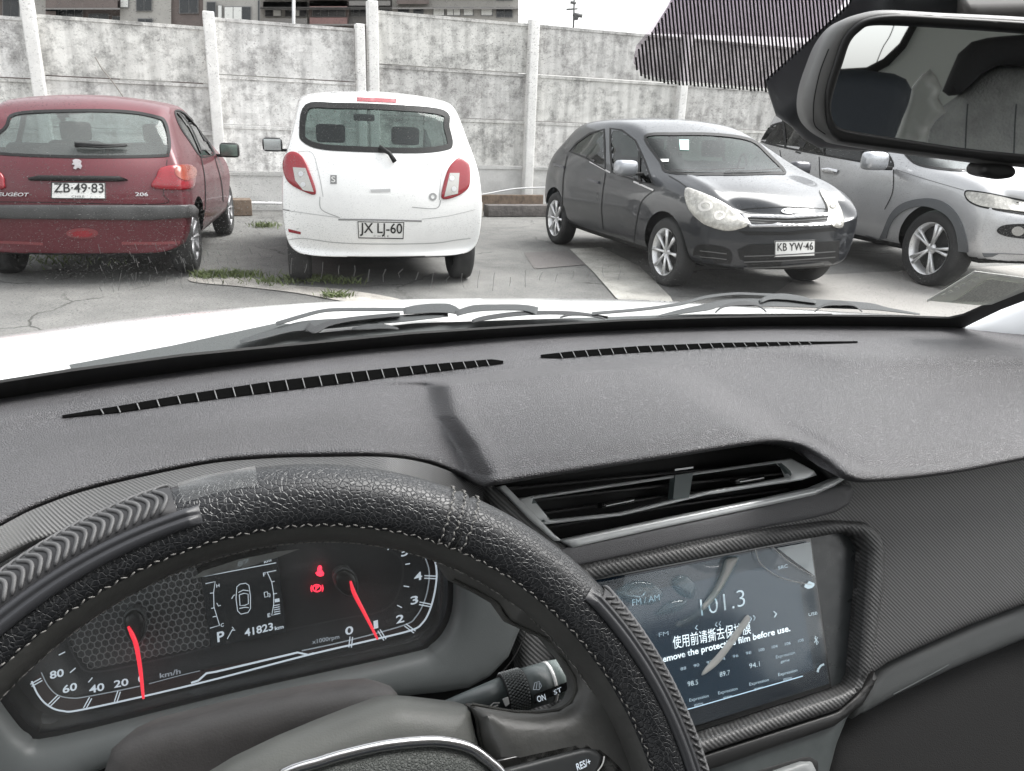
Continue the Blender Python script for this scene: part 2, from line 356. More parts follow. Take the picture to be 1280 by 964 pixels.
WA = R(22); WT = np.array([math.cos(WA), math.sin(WA), 0]); WN = np.array([-math.sin(WA), math.cos(WA), 0]); W0 = G(650, 262)
def wallmat(name, base, hi, seed):
    m, t, b = node_mat(name); tc = t.nodes.new('ShaderNodeTexCoord'); mp = t.nodes.new('ShaderNodeMapping'); mp.inputs['Location'].default_value = (seed, seed*2, 0); t.links.new(tc.outputs['Object'], mp.inputs[0])
    def noise(s, d, r):
        n = t.nodes.new('ShaderNodeTexNoise'); n.inputs['Scale'].default_value = s; n.inputs['Detail'].default_value = d; n.inputs['Roughness'].default_value = r; t.links.new(mp.outputs[0], n.inputs['Vector']); return n.outputs[0]
    s = M2(t, 'ADD', M2(t, 'MULTIPLY', noise(3.2, 9, .72), .55), M2(t, 'ADD', M2(t, 'MULTIPLY', noise(11, 8, .75), .30), M2(t, 'MULTIPLY', noise(45, 5, .7), .15)))
    ra = t.nodes.new('ShaderNodeValToRGB'); e = ra.color_ramp.elements; e[0].position = .42; e[0].color = rgb(base); e[1].position = .52; e[1].color = rgb(hi); t.links.new(s, ra.inputs[0])
    oi = t.nodes.new('ShaderNodeObjectInfo'); mp2 = t.nodes.new('ShaderNodeMapping'); mp2.inputs['Scale'].default_value = (7, 1, .5); t.links.new(tc.outputs['Object'], mp2.inputs[0]); dn = t.nodes.new('ShaderNodeTexNoise'); dn.inputs['Scale'].default_value = 1.4; dn.inputs['Detail'].default_value = 5; t.links.new(mp2.outputs[0], dn.inputs['Vector'])
    dm = t.nodes.new('ShaderNodeMapRange'); dm.inputs[1].default_value = .35; dm.inputs[2].default_value = .58; dm.inputs[3].default_value = .74; dm.inputs[4].default_value = 1.; t.links.new(dn.outputs[0], dm.inputs[0])
    ob_ = M2(t, 'MULTIPLY', dm.outputs[0], M2(t, 'ADD', M2(t, 'MULTIPLY', oi.outputs['Random'], .24), .86)); sc_ = t.nodes.new('ShaderNodeVectorMath'); sc_.operation = 'SCALE'; t.links.new(ra.outputs[0], sc_.inputs[0]); t.links.new(ob_, sc_.inputs['Scale']); t.links.new(sc_.outputs[0], b.inputs['Base Color'])
    b.inputs['Roughness'].default_value = .9; bp = t.nodes.new('ShaderNodeBump'); bp.inputs['Strength'].default_value = .8; bp.inputs['Distance'].default_value = .012; t.links.new(s, bp.inputs['Height']); t.links.new(bp.outputs[0], b.inputs['Normal']); return m
WM = [wallmat('cast_panel_a', (.36, .355, .34), (.72, .71, .68), 3), wallmat('cast_panel_b', (.34, .33, .32), (.66, .65, .63), 11), wallmat('cast_panel_c', (.42, .41, .40), (.80, .79, .77), 23)]
WP = mat('post_concrete', (.74, .73, .71), .85, var=(6, .14), bump=('noise', 50, .3, .01))
WSM = mat('smooth_panel', (.55, .545, .53), .85, var=(2.5, .2), bump=('noise', 40, .4, .01))
wall = empty('concrete_wall', tuple(W0), WA); tag(wall, 'tall wall of weathered precast concrete panels slotted between pale posts behind the cars', 'wall')
def sgrid(x0, x1, z0, z1, nx, nz, y, rough):
    V = []; F = []
    for j in range(nz+1):
        for i in range(nx+1):
            e = 0 if i in (0, nx) or j in (0, nz) else rng.normal()*rough
            V.append((x0+(x1-x0)*i/nx, y+e, z0+(z1-z0)*j/nz))
    F = [(j*(nx+1)+i, j*(nx+1)+i+1, (j+1)*(nx+1)+i+1, (j+1)*(nx+1)+i) for j in range(nz) for i in range(nx)]
    n = len(V); V += [(x0, y+.07, z0), (x1, y+.07, z0), (x1, y+.07, z1), (x0, y+.07, z1)]
    F += [(n+3, n+2, n+1, n)]
    ed = [[i for i in range(nx+1)], [(j+1)*(nx+1)-1 for j in range(nz+1)], [nz*(nx+1)+i for i in range(nx, -1, -1)], [j*(nx+1) for j in range(nz, -1, -1)]]
    for k, e in enumerate(ed):
        F.append(tuple([n+k, n+(k+1) % 4]+e[::-1]))
    return V, F
cols = [(-13.2, -11.1, -.55), (-11.1, -9.0, -.5), (-9.0, -6.85, -.45), (-6.85, -4.70, -.40), (-4.70, -2.66, -.27), (-2.45, .11, 0), (.11, 2.95, 0), (2.95, 5.4, 0), (5.4, 7.8, 0), (7.8, 10.2, 0), (10.2, 12.6, 0)]
for ci, (a, b, dz) in enumerate(cols):
    zs = [-.1, .70+dz*.55, 1.42+dz*.8, 2.14+dz, 2.88+dz]
    for r in range(4):
        V, F = sgrid(a+.05, b-.05, zs[r]+.008, zs[r+1]-.008, 22, 8, .05+rng.uniform(0, .012), .004 if r else .001)
        # a slim moulded rim along each panel's top edge
        k = len(V); V += [(a+.05, .040, zs[r+1]-.05), (b-.05, .035, zs[r+1]-.05), (b-.05, .035, zs[r+1]-.012), (a+.05, .035, zs[r+1]-.012), (a+.05, .07, zs[r+1]-.055), (b-.05, .07, zs[r+1]-.055), (b-.05, .07, zs[r+1]-.009), (a+.05, .07, zs[r+1]-.009)]
        F += [(k, k+1, k+2, k+3), (k+3, k+2, k+6, k+7), (k, k+4, k+5, k+1)]
        mesh('panel', V, F, WSM if r == 0 else WM[2 if ci <= 4 and rng.random() < .8 else (ci+r) % 2], wall, False)
def post(s, top, wd=.15, lean=0.):
    mb = MB().box((s, .0, top/2-.05), (wd, .17, top+.1), None, .018); o = mb.build('post', WP, wall); o.rotation_euler = (0, lean, 0)
for s, tp in ((-13.2, 2.4), (-11.1, 2.45), (-9.0, 2.5), (-6.85, 3.1), (-4.70, 2.66), (-2.64, 2.66), (-2.45, 2.98), (.11, 2.93), (2.95, 2.95), (5.4, 2.95), (7.8, 2.95), (10.2, 2.95), (12.6, 2.95)): post(s, tp, .15 if s != -2.64 else .13)
# things lying along the foot of the wall
wm = Matrix.Translation(Vector(W0))@Matrix.Rotation(WA, 4, 'Z')
def on_wall(s, n, z=0): return wm@Vector((s, n, z))
DK = mat('dark_block', (.12, .11, .105), .9, var=(9, .4), bump=('noise', 40, .6, .02)); BR = mat('brown_board', (.16, .12, .09), .85, var=(14, .4))
def lying(name, lab, cat, s0, s1, n, z, d, hgt, m, tilt=0., group=None):
    mb = MB().box((0, 0, 0), (s1-s0, d, hgt), None, .012); o = mb.build(name, m); o.location = on_wall((s0+s1)/2, n, z+hgt/2+.006); o.rotation_euler = (0, tilt, WA); tag(o, lab, cat, group)
lying('kerb_block', 'long dark kerb block lying at the wall foot right of the white hatchback', 'kerb block', -.95, .22, -.95, 0, .22, .17, DK)
lying('kerb_block', 'brown block at the wall foot between red and white cars', 'kerb block', -4.75, -4.35, -.6, 0, .3, .22, BR)
lying('kerb_block', 'second dark kerb block behind the rear wheel of the dark grey hatchback', 'kerb block', .26, 1.1, -.9, 0, .2, .16, DK)
lying('concrete_brick', 'pale concrete brick standing between the white car and the dark kerb', 'brick', -1.25, -1.05, -1.0, 0, .2, .22, PALE)
lying('board', 'dark brown board leaning flat along the wall foot above the kerb block', 'board', -1.2, .3, -.25, 0, .06, .26, BR)
mb = MB().tube(crom([on_wall(-6.7, -.12, .13), on_wall(-5, -.13, .1), on_wall(-4.2, -.12, .12), on_wall(-3.1, -.14, .09), on_wall(-2, -.13, .12)], 6), .022); tag(mb.build('pipe', mat('white_pipe', .7, .5)), 'white plastic pipe running along the wall foot between red and white cars', 'pipe')
mb = MB().tube(crom([on_wall(-1.3, -.7, .28), on_wall(-.9, -.62, .30), on_wall(-.3, -.5, .38), on_wall(.3, -.42, .40)], 6), .012); tag(mb.build('cable', mat('grey_hose', .5, .5)), 'thin pale hose hanging over the dark kerb block by the wall', 'hose')
mb = MB().tube(crom([on_wall(-6.15, -.02, 2.0), on_wall(-6.08, -.03, 1.85), on_wall(-5.95, -.03, 1.66), on_wall(-5.78, -.02, 1.35)], 4), .008, 5); tag(mb.build('dead_vine', mat('vine', (.26, .24, .22), .9)), 'thin dry stem hanging on the wall above the red car', 'vine')

# --- buildings far behind the wall
def vplane(dist_):   # world vertical plane facing us
    class P:
        def __call__(s, px, py, off=0.):
            d = ray(px, py); return CO+d*((dist_-off)/d[1])
    return P()
def rect(x0, y0, x1, y1): return [(x0, y0), (x1, y0), (x1, y1), (x0, y1)]
BW = mat('facade_render', (.40, .385, .36), .85, var=(1.2, .08)); BB = mat('facade_brown', (.17, .14, .13), .85, var=(1.5, .15)); BRD = mat('facade_red', (.27, .17, .16), .85, var=(1.5, .15))
BG = mat('window_dark', (.035, .038, .042), .2); BL = mat('window_white_pane', (.75, .75, .72), .4); BF = mat('window_frame', (.20, .2, .2), .6); SL = mat('slab_grey', (.26, .25, .24), .8)  # some panes are plain white
def facade(name, label, px0, px1, dist_, blocks, wins, parapets, slabs, ytop=-150, ybot=60, pitch=None):
    P = vplane(dist_); b0 = P((px0+px1)/2, 100); root = empty(name, (b0[0], dist_, 0)); tag(root, label, 'building'); inv = Matrix.Translation(-root.location)
    for (x0, x1, off, m) in blocks: patch('wall', rect(x0, ytop, x1, 130), P, m, root, off, 6., step=0 or 400, inv=inv, smooth=False)
    for (x0, y0, x1, y1, off, light) in wins:
        for rep in range(pitch[0] if pitch else 1):
            dy = -rep*(pitch[1] if pitch else 0)
            fr = patch('window', rect(x0, y0+dy, x1, y1+dy), P, BF, root, off+.12, .2, step=400, inv=inv, smooth=False)
            n = max(1, int((x1-x0)/9)); wpx = (x1-x0-1.)/n
            for i in range(n): patch('pane', rect(x0+.8+i*wpx, y0+1+dy, x0+.2+(i+1)*wpx-.3, y1-1+dy), P, BL if light and rng.random() < light else BG, fr, off+.15, .04, step=400, inv=inv, smooth=False)
    for (x0, y0, x1, y1, off, m) in parapets:
        for rep in range(pitch[0] if pitch else 1):
            dy = -rep*(pitch[1] if pitch else 0); patch('balcony_parapet', rect(x0, y0+dy, x1, y1+dy), P, m, root, off, .9, step=400, inv=inv, smooth=False)
    for (x0, y, x1, off) in slabs:
        for rep in range(pitch[0] if pitch else 1):
            dy = -rep*(pitch[1] if pitch else 0); patch('slab', rect(x0, y+dy, x1, y+2+dy), P, SL, root, off, 1.2, step=400, inv=inv, smooth=False)
facade('apartment_building', 'grey and brown apartment block above the left part of the wall', -60, 325, 58,
       [(-60, 40, 0, BB), (40, 57, .4, BW), (57, 150, .0, BB), (150, 214, .5, BW), (214, 254, .2, BB), (254, 325, .5, BW)],
       [(3, -6, 24, 22, .0, .0), (24, -6, 38, 22, .0, .9), (62, 11, 104, 26, .0, 0), (110, 17, 136, 27, .0, 0), (140, 20, 162, 28, .0, 0), (150, -8, 161, 10, .5, .6), (170, -8, 190, 14, .5, 0), (172, 23, 191, 32, .5, 0), (224, -6, 248, 17, .2, 0), (258, 2, 270, 24, .5, .3), (272, 6, 278, 24, .5, .3), (280, 8, 314, 28, .5, .85), (322, 0, 325, 30, .5, 0)],
       [(57, -2, 147, 10, 1.2, BB), (57, 14, 70, 20, .6, BB)], [(-60, 24, 57, .9), (57, 10, 150, 1.3)], pitch=(3, 38))
facade('apartment_building', 'apartment block with reddish balcony parapets behind the middle of the wall', 325, 648, 75,
       [(325, 386, 0, BW), (386, 436, .4, BB), (436, 490, 0, SL), (490, 648, .5, BW)],
       [(331, 12, 352, 21, 0, .2), (356, 12, 384, 21, 0, .1), (390, 12, 432, 21, .4, 0), (438, 11, 462, 21, 0, .4), (466, 11, 488, 21, 0, .1), (497, 9, 512, 20, .5, .2), (516, 10, 530, 20, .5, .3), (541, 9, 556, 20, .5, 1), (558, 9, 576, 20, .5, 1), (579, 9, 592, 20, .5, 1), (601, 9, 616, 20, .5, 1), (620, 9, 641, 22, .5, 0)],
       [(387, 1, 434, 8, 1.2, BRD), (387, 22, 434, 30, 1.2, BRD), (329, 2, 384, 9, 1., SL), (436, 1, 488, 7, 1., SL), (496, 0, 536, 5, 1.2, BB), (329, 23, 384, 30, 1., SL)], [(325, 9.5, 648, 1.3), (325, 30, 490, 1.3)], pitch=(3, 21))
def far_tube(name, label, cat, segs, dist_, m):
    P = vplane(dist_); mb = MB()
    for pts, r in segs: mb.tube([P(*p) for p in pts], r, 6)
    tag(mb.build(name, m), label, cat)
far_tube('lamp_pole', 'slim pale pole standing in front of the reddish apartment block', 'pole', [([(367, -30), (367, 110)], .05)], 26, mat('pole_white', .6, .5))
far_tube('antenna', 'small dark aerial with short arms against the white sky', 'antenna', [([(718, -5), (716, 60)], .035), ([(708, 12), (722, 11)], .03), ([(713, 3), (720, 4)], .05), ([(716, 18), (728, 20)], .07), ([(718, 21), (723, 23)], .06), ([(716, 24), (722, 24)], .04)], 30, mat('aerial', .12, .6))

# ================================================================== PARKED CARS
RUB = mat('tyre_rubber', .03, .75, bump=('noise', 90, .3, .004), var=(8, .3)); BLK = mat('black_trim', .014, .6, spec=.3); DRK = mat('dark_inside', .03, .8)
CHR = mat('chrome', (.62, .62, .63), .26, 1.); ALU = mat('alloy', (.55, .55, .56), .32, .85); SEATM = mat('seat_cloth', (.06, .06, .065), .9)
REDL = mat('red_lamp', (.24, .012, .02), .15, coat=.6); CLRL = mat('clear_lamp', (.42, .41, .39), .14, .5, coat=.5); PLATE = mat('plate_white', (.72, .72, .70), .4); INK = mat('plate_ink', .02, .5)
GLS = glass('car_glass', (.62, .68, .66), 1., .03); GLD = glass('car_glass_dark', (.22, .25, .24), 1.2, .03); GLW = glass('car_glass_hazy', (.62, .68, .67), 1., .05, dust_haze=(3, .10, .08))
def paint(name, col, metal=0., rough=.35, dust=.0, coat=1.):
    m = mat(name, col, rough, metal, coat=coat, var=(1.6, .08)); return m
class Car:
    def __init__(s, name, label, pos, ang, S, pm, group='cars parked along the wall'):
        s.root = empty(name, (pos[0], pos[1], 0), ang); tag(s.root, label, 'car', group)
        s.M = Matrix.Translation(Vector((pos[0], pos[1], 0)))@Matrix.Rotation(ang, 4, 'Z'); s.I = s.M.inverted(); s.S = S
        G_ = [0, 0, 0, .12, .5, .9, 1]; W_ = S.get('W', [.90, .985, 1., .97, None, None, None]); st = S['st']; n = len(st)-1; V = []; idx = {}
        def P(i, j, k):
            xl, xh, zb, zbelt, zt, hw, ht = st[i]; t = j/2-1
            x = xl+(xh-xl)*G_[k]
            if i == 0: x += S.get('rr', .16)*t*t*(1 if k < 5 else .6)
            if i == n: x -= S.get('rf', .28)*t*t
            if i == 1: x += S.get('rr', .16)*t*t*.4
            if i == n-1: x -= S.get('rf', .28)*t*t*.4
            z = [zb, .42, .68, zbelt, zbelt+(zt-zbelt)*.45, zbelt+(zt-zbelt)*.86, zt][k]
            if i in (0,) and k < 2: x += S.get('tuck', .06)*(2-k)
            hwk = W_[k]*hw if W_[k] else [0, 0, 0, 0, hw*.95*.5+ht*.5, hw*.1+ht*.9, ht*.9][k]
            if k == 6: z -= S.get('crown', .03)*t*t
            return (x, t*hwk, z)
        def vid(i, j, k):
            if (i, j, k) not in idx: idx[(i, j, k)] = len(V); V.append(P(i, j, k))
            return idx[(i, j, k)]
        F = []
        for i in range(n):
            for j in range(4):
                F.append((vid(i, j, 6), vid(i+1, j, 6), vid(i+1, j+1, 6), vid(i, j+1, 6))); F.append((vid(i, j, 0), vid(i, j+1, 0), vid(i+1, j+1, 0), vid(i+1, j, 0)))
            for k in range(6):
                F.append((vid(i, 0, k), vid(i+1, 0, k), vid(i+1, 0, k+1), vid(i, 0, k+1))); F.append((vid(i, 4, k), vid(i, 4, k+1), vid(i+1, 4, k+1), vid(i+1, 4, k)))
        for j in range(4):
            for k in range(6):
                F.append((vid(0, j, k), vid(0, j, k+1), vid(0, j+1, k+1), vid(0, j+1, k))); F.append((vid(n, j, k), vid(n, j+1, k), vid(n, j+1, k+1), vid(n, j, k+1)))
        me = bpy.data.meshes.new('t'); me.from_pydata(V, [], F); ob = bpy.data.objects.new('t', me); C.objects.link(ob)
        md = ob.modifiers.new('s', 'SUBSURF'); md.levels = 3; md.render_levels = 3
        dg = bpy.context.evaluated_depsgraph_get(); dg.update(); m2 = bpy.data.meshes.new_from_object(ob.evaluated_get(dg)); bpy.data.objects.remove(ob)
        s.V = np.array([v.co[:] for v in m2.vertices]); s.F = [tuple(p.vertices) for p in m2.polygons]; s.N = np.array([p.normal[:] for p in m2.polygons]); bpy.data.meshes.remove(m2)
        s.bvh = BVHTree.FromPolygons([tuple(v) for v in s.V], s.F); s.pm = pm; s.cuts = []; s.far = None
    def w(s, P): return np.array(s.M@Vector(P))
    def proj(s, px, py, off=0.):
        """photo pixel -> point on this car's skin (world)"""
        o = s.I@Vector(CO); d = (s.I.to_3x3()@Vector(ray(px, py))).normalized()
        h, n, i, t = s.bvh.ray_cast(o, d)
        if h is None:
            tc = (Vector((0, 0, .8))-o).dot(d); h, n, i, t = s.bvh.find_nearest(o+d*tc)
        if n.dot(d) > 0: n = -n
        return np.array(s.M@(h+n*off))
    def miss(s, px, py):
        o = s.I@Vector(CO); d = (s.I.to_3x3()@Vector(ray(px, py))).normalized(); h, n, i, t = s.bvh.ray_cast(o, d)
        if h is not None: return n.dot(s.I.to_3x3()@Vector((0, 0, 1))) < -.55
        for e in ((3, 0), (-3, 0), (0, 3), (0, -3)):
            d = (s.I.to_3x3()@Vector(ray(px+e[0], py+e[1]))).normalized()
            if s.bvh.ray_cast(o, d)[0] is not None: return False
        return True
    def patch(s, name, poly, m, parent=None, off=.004, thick=.012, step=7, **k): return patch(name, poly, s.proj, m, parent or s.root, off, thick, step=step, inv=s.I, miss=s.miss, **k)
    def window(s, poly, m=None, frame=4., sm=True, cut=True, fm=None):
        q = np.array(crom(poly, 5, True) if sm else poly, float)
        if cut: s.cuts.append(q)
        c = q.mean(0); inn = []
        for p, a, b in zip(q, np.roll(q, 1, 0), np.roll(q, -1, 0)):
            t = b-a; nn = np.array([t[1], -t[0]])/(np.linalg.norm(t)+1e-9)
            cand = p+nn*frame; inn.append(cand if np.linalg.norm(cand-c) < np.linalg.norm(p-c) else p-nn*frame)
        wn = s.patch('window', q, m or GLS, off=-.002, thick=.004, step=9)
        s.patch('window_seal', q, fm or BLK, wn, off=.004, thick=.012, holes=[inn], step=9); return wn
    def seam(s, pts, wpx=1.2, m=None, name='panel_seam', off=.003):
        P = crom(pts, 6); return line_px(name, P, wpx, s.proj, m or BLK, s.root, off, inv=s.I)
    def text(s, t, p0, p1, h, m=None, parent=None, off=.012, **k): return text_px('lettering', t, p0, p1, h, s.proj, m or INK, parent or s.root, off, inv=s.I, **k)
    def plate(s, poly, t, p0, p1, h, **k):
        pl = s.patch('number_plate', poly, PLATE, off=.012, thick=.02, step=12, smooth=False)
        q = np.array(poly, float); c = q.mean(0); s.patch('plate_border', q, INK, pl, off=.0135, thick=.002, holes=[c+(q-c)*[.965, .90]], step=12, smooth=False)
        s.text(t, p0, p1, h, parent=pl, off=.0145, bold=.012, **k); return pl
    def finish(s, axles, rw, ww, track, spokes, rimm=ALU, rimr=.62, arch=.055, inner=True):
        V, F = s.V.copy(), s.F; Ra = rw+arch
        for ax in axles:
            d = np.hypot(V[:, 0]-ax, V[:, 2]-rw); ok = (np.abs(V[:, 1]) > .45) & (np.abs(d-Ra) < .035)
            sc = Ra/np.maximum(d, 1e-6); V[ok, 0] = ax+(V[ok, 0]-ax)*sc[ok]; V[ok, 2] = rw+(V[ok, 2]-rw)*sc[ok]
        cen = np.array([V[list(f)].mean(0) for f in F]); drop = np.zeros(len(F), bool)
        for ax in axles:
            d = np.hypot(V[:, 0]-ax, V[:, 2]-rw); vin = d < Ra+.004
            drop |= np.array([all(vin[list(f)]) for f in F]) & (np.abs(cen[:, 1]) > .45)
        Wd = np.array([s.M@Vector(v) for v in V]); px = prj(Wd); NW = s.N@np.array(s.M.to_3x3()).T
        toc = CO-np.array([Wd[list(f)].mean(0) for f in F]); facing = (NW*toc).sum(1) > 0
        for q in s.cuts:
            vi = inside(px, q); drop |= facing & np.array([all(vi[list(f)]) for f in F])
        keep = [f for f, dd in zip(F, drop) if not dd]
        if s.far:
            fx = np.array([s.far(c, n) for c, n in zip(cen, s.N)]) & ~facing & ~drop
            gl = [f for f, x in zip(F, fx) if x]; keep = [f for f, dd, x in zip(F, drop, fx) if not dd and not x]
            if gl:
                used = sorted({i for f in gl for i in f}); mp = {u: k for k, u in enumerate(used)}
                mesh('window', V[used], [tuple(mp[i] for i in f) for f in gl], GLW, s.root)
        used = sorted({i for f in keep for i in f}); mp = {u: k for k, u in enumerate(used)}
        bo = mesh('body', V[used], [tuple(mp[i] for i in f) for f in keep], [s.pm, BLK], s.root)
        for p in bo.data.polygons:
            if p.normal.z < -.6 and p.center.z < s.S['st'][3][2]+.09: p.material_index = 1
        hw = s.S['st'][3][5]; zb = s.S['st'][3][2]; x0, x1 = s.S['st'][0][0]+.15, s.S['st'][-1][0]-.2
        mb = MB().box(((x0+x1)/2, 0, zb+.12), (x1-x0-.75, (track-ww)*2-.1, .2)); mb.build('underbody', DRK, s.root, False)
        if inner:
            mb = MB().box(((axles[0]+axles[1])/2-.1, 0, .58), (abs(axles[1]-axles[0])-.1+.5, hw*1.7, .36), None, .06); mb.build('cabin_floor', DRK, s.root)
        for ax in axles:
            for sd in (-1, 1):
                we = bpy.data.objects.new('wheel', None); C.objects.link(we); we.parent = s.root; we.location = (ax, sd*(track-ww/2), rw)
                r = rw; h = ww/2; pr = [(r*rimr, -h*.8), (r*.85, -h), (r*.96, -h*.85), (r, -h*.55), (r, h*.55), (r*.96, h*.85), (r*.85, h), (r*rimr, h*.8), (r*rimr*.97, h*.2), (r*rimr*.97, -h*.2), (r*rimr, -h*.8)]
                MB().lathe(pr, 40).build('tyre', RUB, we)
                m = MB().lathe([(r*rimr*1.02, sd*h*.88), (r*rimr*.93, sd*h*.72), (r*rimr*.9, sd*h*.1)], 40)
                m.lathe([(.0001, sd*h*.70), (r*.13, sd*h*.70), (r*.15, sd*h*.5)], 24)
                for k in range(spokes[0]):
                    for dv in spokes[1]:
                        a = k*2*math.pi/spokes[0]; wdt = spokes[2]
                        p0 = np.array([math.cos(a)*r*.08, sd*h*.62, math.sin(a)*r*.08]); a2 = a+dv; p1 = np.array([math.cos(a2)*r*rimr*.97, sd*h*.74, math.sin(a2)*r*rimr*.97])
                        m.tube([p0, p0*.5+p1*.5, p1], [wdt*.8, wdt*.8, wdt*1.15], 6, True, .7)
                m.build('rim', rimm, we); MB().lathe([(.0001, sd*h*.15), (r*rimr*.95, sd*h*.1)], 32).build('brake_disc', DRK, we)
    def seat(s, x, y, wd=.46, tall=1.18, m=SEATM):
        e = bpy.data.objects.new('seat', None); C.objects.link(e); e.parent = s.root; e.location = (x, y, 0)
        MB().box((0, 0, .80), (.14, wd, .52), Matrix.Rotation(-.1, 4, 'Y'), .06).build('backrest', m, e); MB().box((-.07, 0, tall), (.09, wd*.55, .17), None, .04).build('headrest', m, e)
    def mirror(s, P, d, m, gm=None, back=True, yaw=0.):
        e = bpy.data.objects.new('wing_mirror', None); C.objects.link(e); e.parent = s.root; e.location = P; e.rotation_euler = (0, 0, yaw)
        MB().box((0, 0, 0), d, None, min(d)*.42).build('mirror_shell', m, e)
        sg = -1 if P[1] > 0 else 1; MB().box((.0, sg*d[1]*.55, -d[2]*.38), (d[0]*.4, d[1]*.5, d[2]*.2), None, .01).build('mirror_foot', BLK, e)
        if back: MB().box((-d[0]*.5, 0, 0), (.006, d[1]*.84, d[2]*.78), None, .002).build('mirror_glass', gm or CHR, e)

def Hd(a): return math.atan2(math.cos(a), math.sin(a))     # heading a (clockwise from +Y) -> rotation of a +x-forward body
# ---- white hatchback, seen from behind
hd = R(-15.2); axr = np.array([-1.195, 6.80]); dirv = np.array([math.sin(hd), math.cos(hd)])
WH = Car('parked_car', 'small white hatchback seen from behind, clear-and-red tail lights and dirty rear window', axr+dirv*1.22, Hd(hd),
  dict(rr=.17, rf=.3, tuck=.07, crown=.045, st=[(-1.83, -1.53, .30, .98, 1.47, .80, .58), (-1.74, -1.40, .26, .98, 1.53, .815, .62), (-1.35, -1.1, .22, .96, 1.575, .82, .64), (-.7, -.6, .2, .94, 1.585, .82, .65), (0, -.1, .2, .92, 1.58, .82, .64), (.6, .3, .2, .92, 1.50, .82, .62), (.95, .75, .2, .92, 1.25, .82, .66), (1.2, 1.15, .2, .9, 1.04, .83, .7), (1.55, 1.5, .22, .85, .92, .8, .66), (1.83, 1.78, .3, .7, .76, .74, .6)]), paint('white_paint', (.80, .80, .79), 0, .3))
WH.window([(382, 131), (423, 129), (488, 131), (555, 138), (562, 160), (566, 180), (558, 188), (519, 192), (444, 190), (401, 187), (380, 179), (374, 166)], GLS, 7)
WH.far = lambda c, n: 1.02 < c[2] < 1.46 and (n[0] > .35 or (abs(n[1]) > .5 and (-1.1 < c[0] < -.2 or -.1 < c[0] < .6)))
WH.patch('brake_light', [(446, 122), (496, 124), (495, 129), (446, 127)], REDL, step=5)
for red, clr in (([(367, 190), (379, 197), (387, 214), (395, 242), (379, 239), (360, 227), (355, 208), (358, 195)], [(367, 210), (383, 211), (393, 240), (380, 238), (370, 226)]), ([(575, 197), (585, 205), (587, 221), (584, 236), (569, 246), (552, 248), (555, 227), (562, 208)], [(561, 217), (573, 217), (571, 242), (554, 246)])):
    tl = WH.patch('tail_light', red, REDL, off=.012, thick=.03, sm=True, dome=.008, rad=6, step=5); WH.patch('reversing_lens', clr, CLRL, tl, off=.022, thick=.01, step=5)
    cx, cy = np.mean(clr, 0); 
    for dy in (-7, 6): WH.patch('bulb_cup', [(cx+3*math.cos(a)-dy*-.2, cy+dy+3*math.sin(a)) for a in np.linspace(0, 6, 10)], ALU, tl, off=.025, thick=.004, step=3)
WH.plate([(447, 276), (505, 277), (504, 298), (448, 297)], 'JX LJ-60', (450, 290), (502.5, 291), 12)
WH.text('C H I L E', (467, 295.5), (486, 295.8), 2.4)
WH.seam([(423, 274.5), (470, 275), (527, 276.5)], 2.2, mat('recess_grey', .25, .5)); WH.seam([(400, 246), (402, 262), (425, 272)], .9, mat('seam_pale', .35, .5)); WH.seam([(515, 259), (545, 260.5), (551, 250)], 1., mat('seam_pale2', .35, .5))
WH.seam([(354, 262), (362, 263)], .8); WH.patch('hatch_handle', [(463, 237), (488, 236), (488, 240), (464, 240.5)], mat('handle_grey', .45, .4), step=6)
MB().tube([WH.I@Vector(WH.proj(474, 186, .03)), WH.I@Vector(WH.proj(486, 194, .04)), WH.I@Vector(WH.proj(493, 204, .03))], [.02, .016, .02], 8).build('rear_wiper', BLK, WH.root)
WH.patch('badge', [(413, 219), (421, 219), (421, 230), (413, 230)], mat('badge_grey', .22, .4), step=4); WH.text('S', (414.5, 228), (419.5, 228), 7, PLATE, off=.012)
for a0 in (0,): WH.patch('emblem', [(541+5*math.cos(a), 246+5*math.sin(a)) for a in np.linspace(0, 5.9, 12)], mat('emblem_grey', .30, .35), step=4, holes=[[(541+2.6*math.cos(a), 246+2.6*math.sin(a)) for a in np.linspace(0, 5.9, 8)]])
WH.text('SUZUKI', (532, 207), (551, 208.5), 2.8, mat('lettering_grey', .2, .4), shear=.2); WH.text('CELERIO', (536, 211.5), (550, 212.5), 2.2, mat('lettering_grey2', .3, .4))
WH.seam([(372, 190), (390, 191), (398, 215), (404, 246)], .9, mat('seam_mid', .42, .5)); WH.seam([(568, 196), (556, 200), (551, 225), (549, 250)], .9, mat('seam_mid2', .42, .5))
WH.seam([(350, 262), (400, 269), (423, 272)], .8, mat('seam_mid3', .48, .5)); WH.seam([(527, 274), (560, 270), (594, 262)], .8, mat('seam_mid4', .48, .5)); WH.seam([(360, 300), (380, 298), (418, 303), (470, 305), (540, 304), (570, 300), (588, 298)], 1., mat('seam_mid5', .40, .5))
WH.patch('bumper_reflector', [(360, 286), (376, 290), (376, 293), (361, 290)], REDL, step=4)
WH.mirror((.62, .93, 1.06), (.12, .20, .14), BLK, mat('mirror_back', (.55, .58, .58), .2, .6))
for yy in (-.36, .36): WH.seat(.0, yy, .50, 1.20)
for yy in (-.4, .4): WH.seat(-.95, yy, .5, 1.02)
MB().box((.72, -.02, 1.36), (.03, .22, .07), None, .02).build('inside_mirror', BLK, WH.root); MB().box((.62, 0, .95), (.5, 1.4, .1), None, .04).build('dash_top', DRK, WH.root)
WH.finish((-1.22, 1.2), .29, .19, .79, (6, (0,), .02), inner=True)
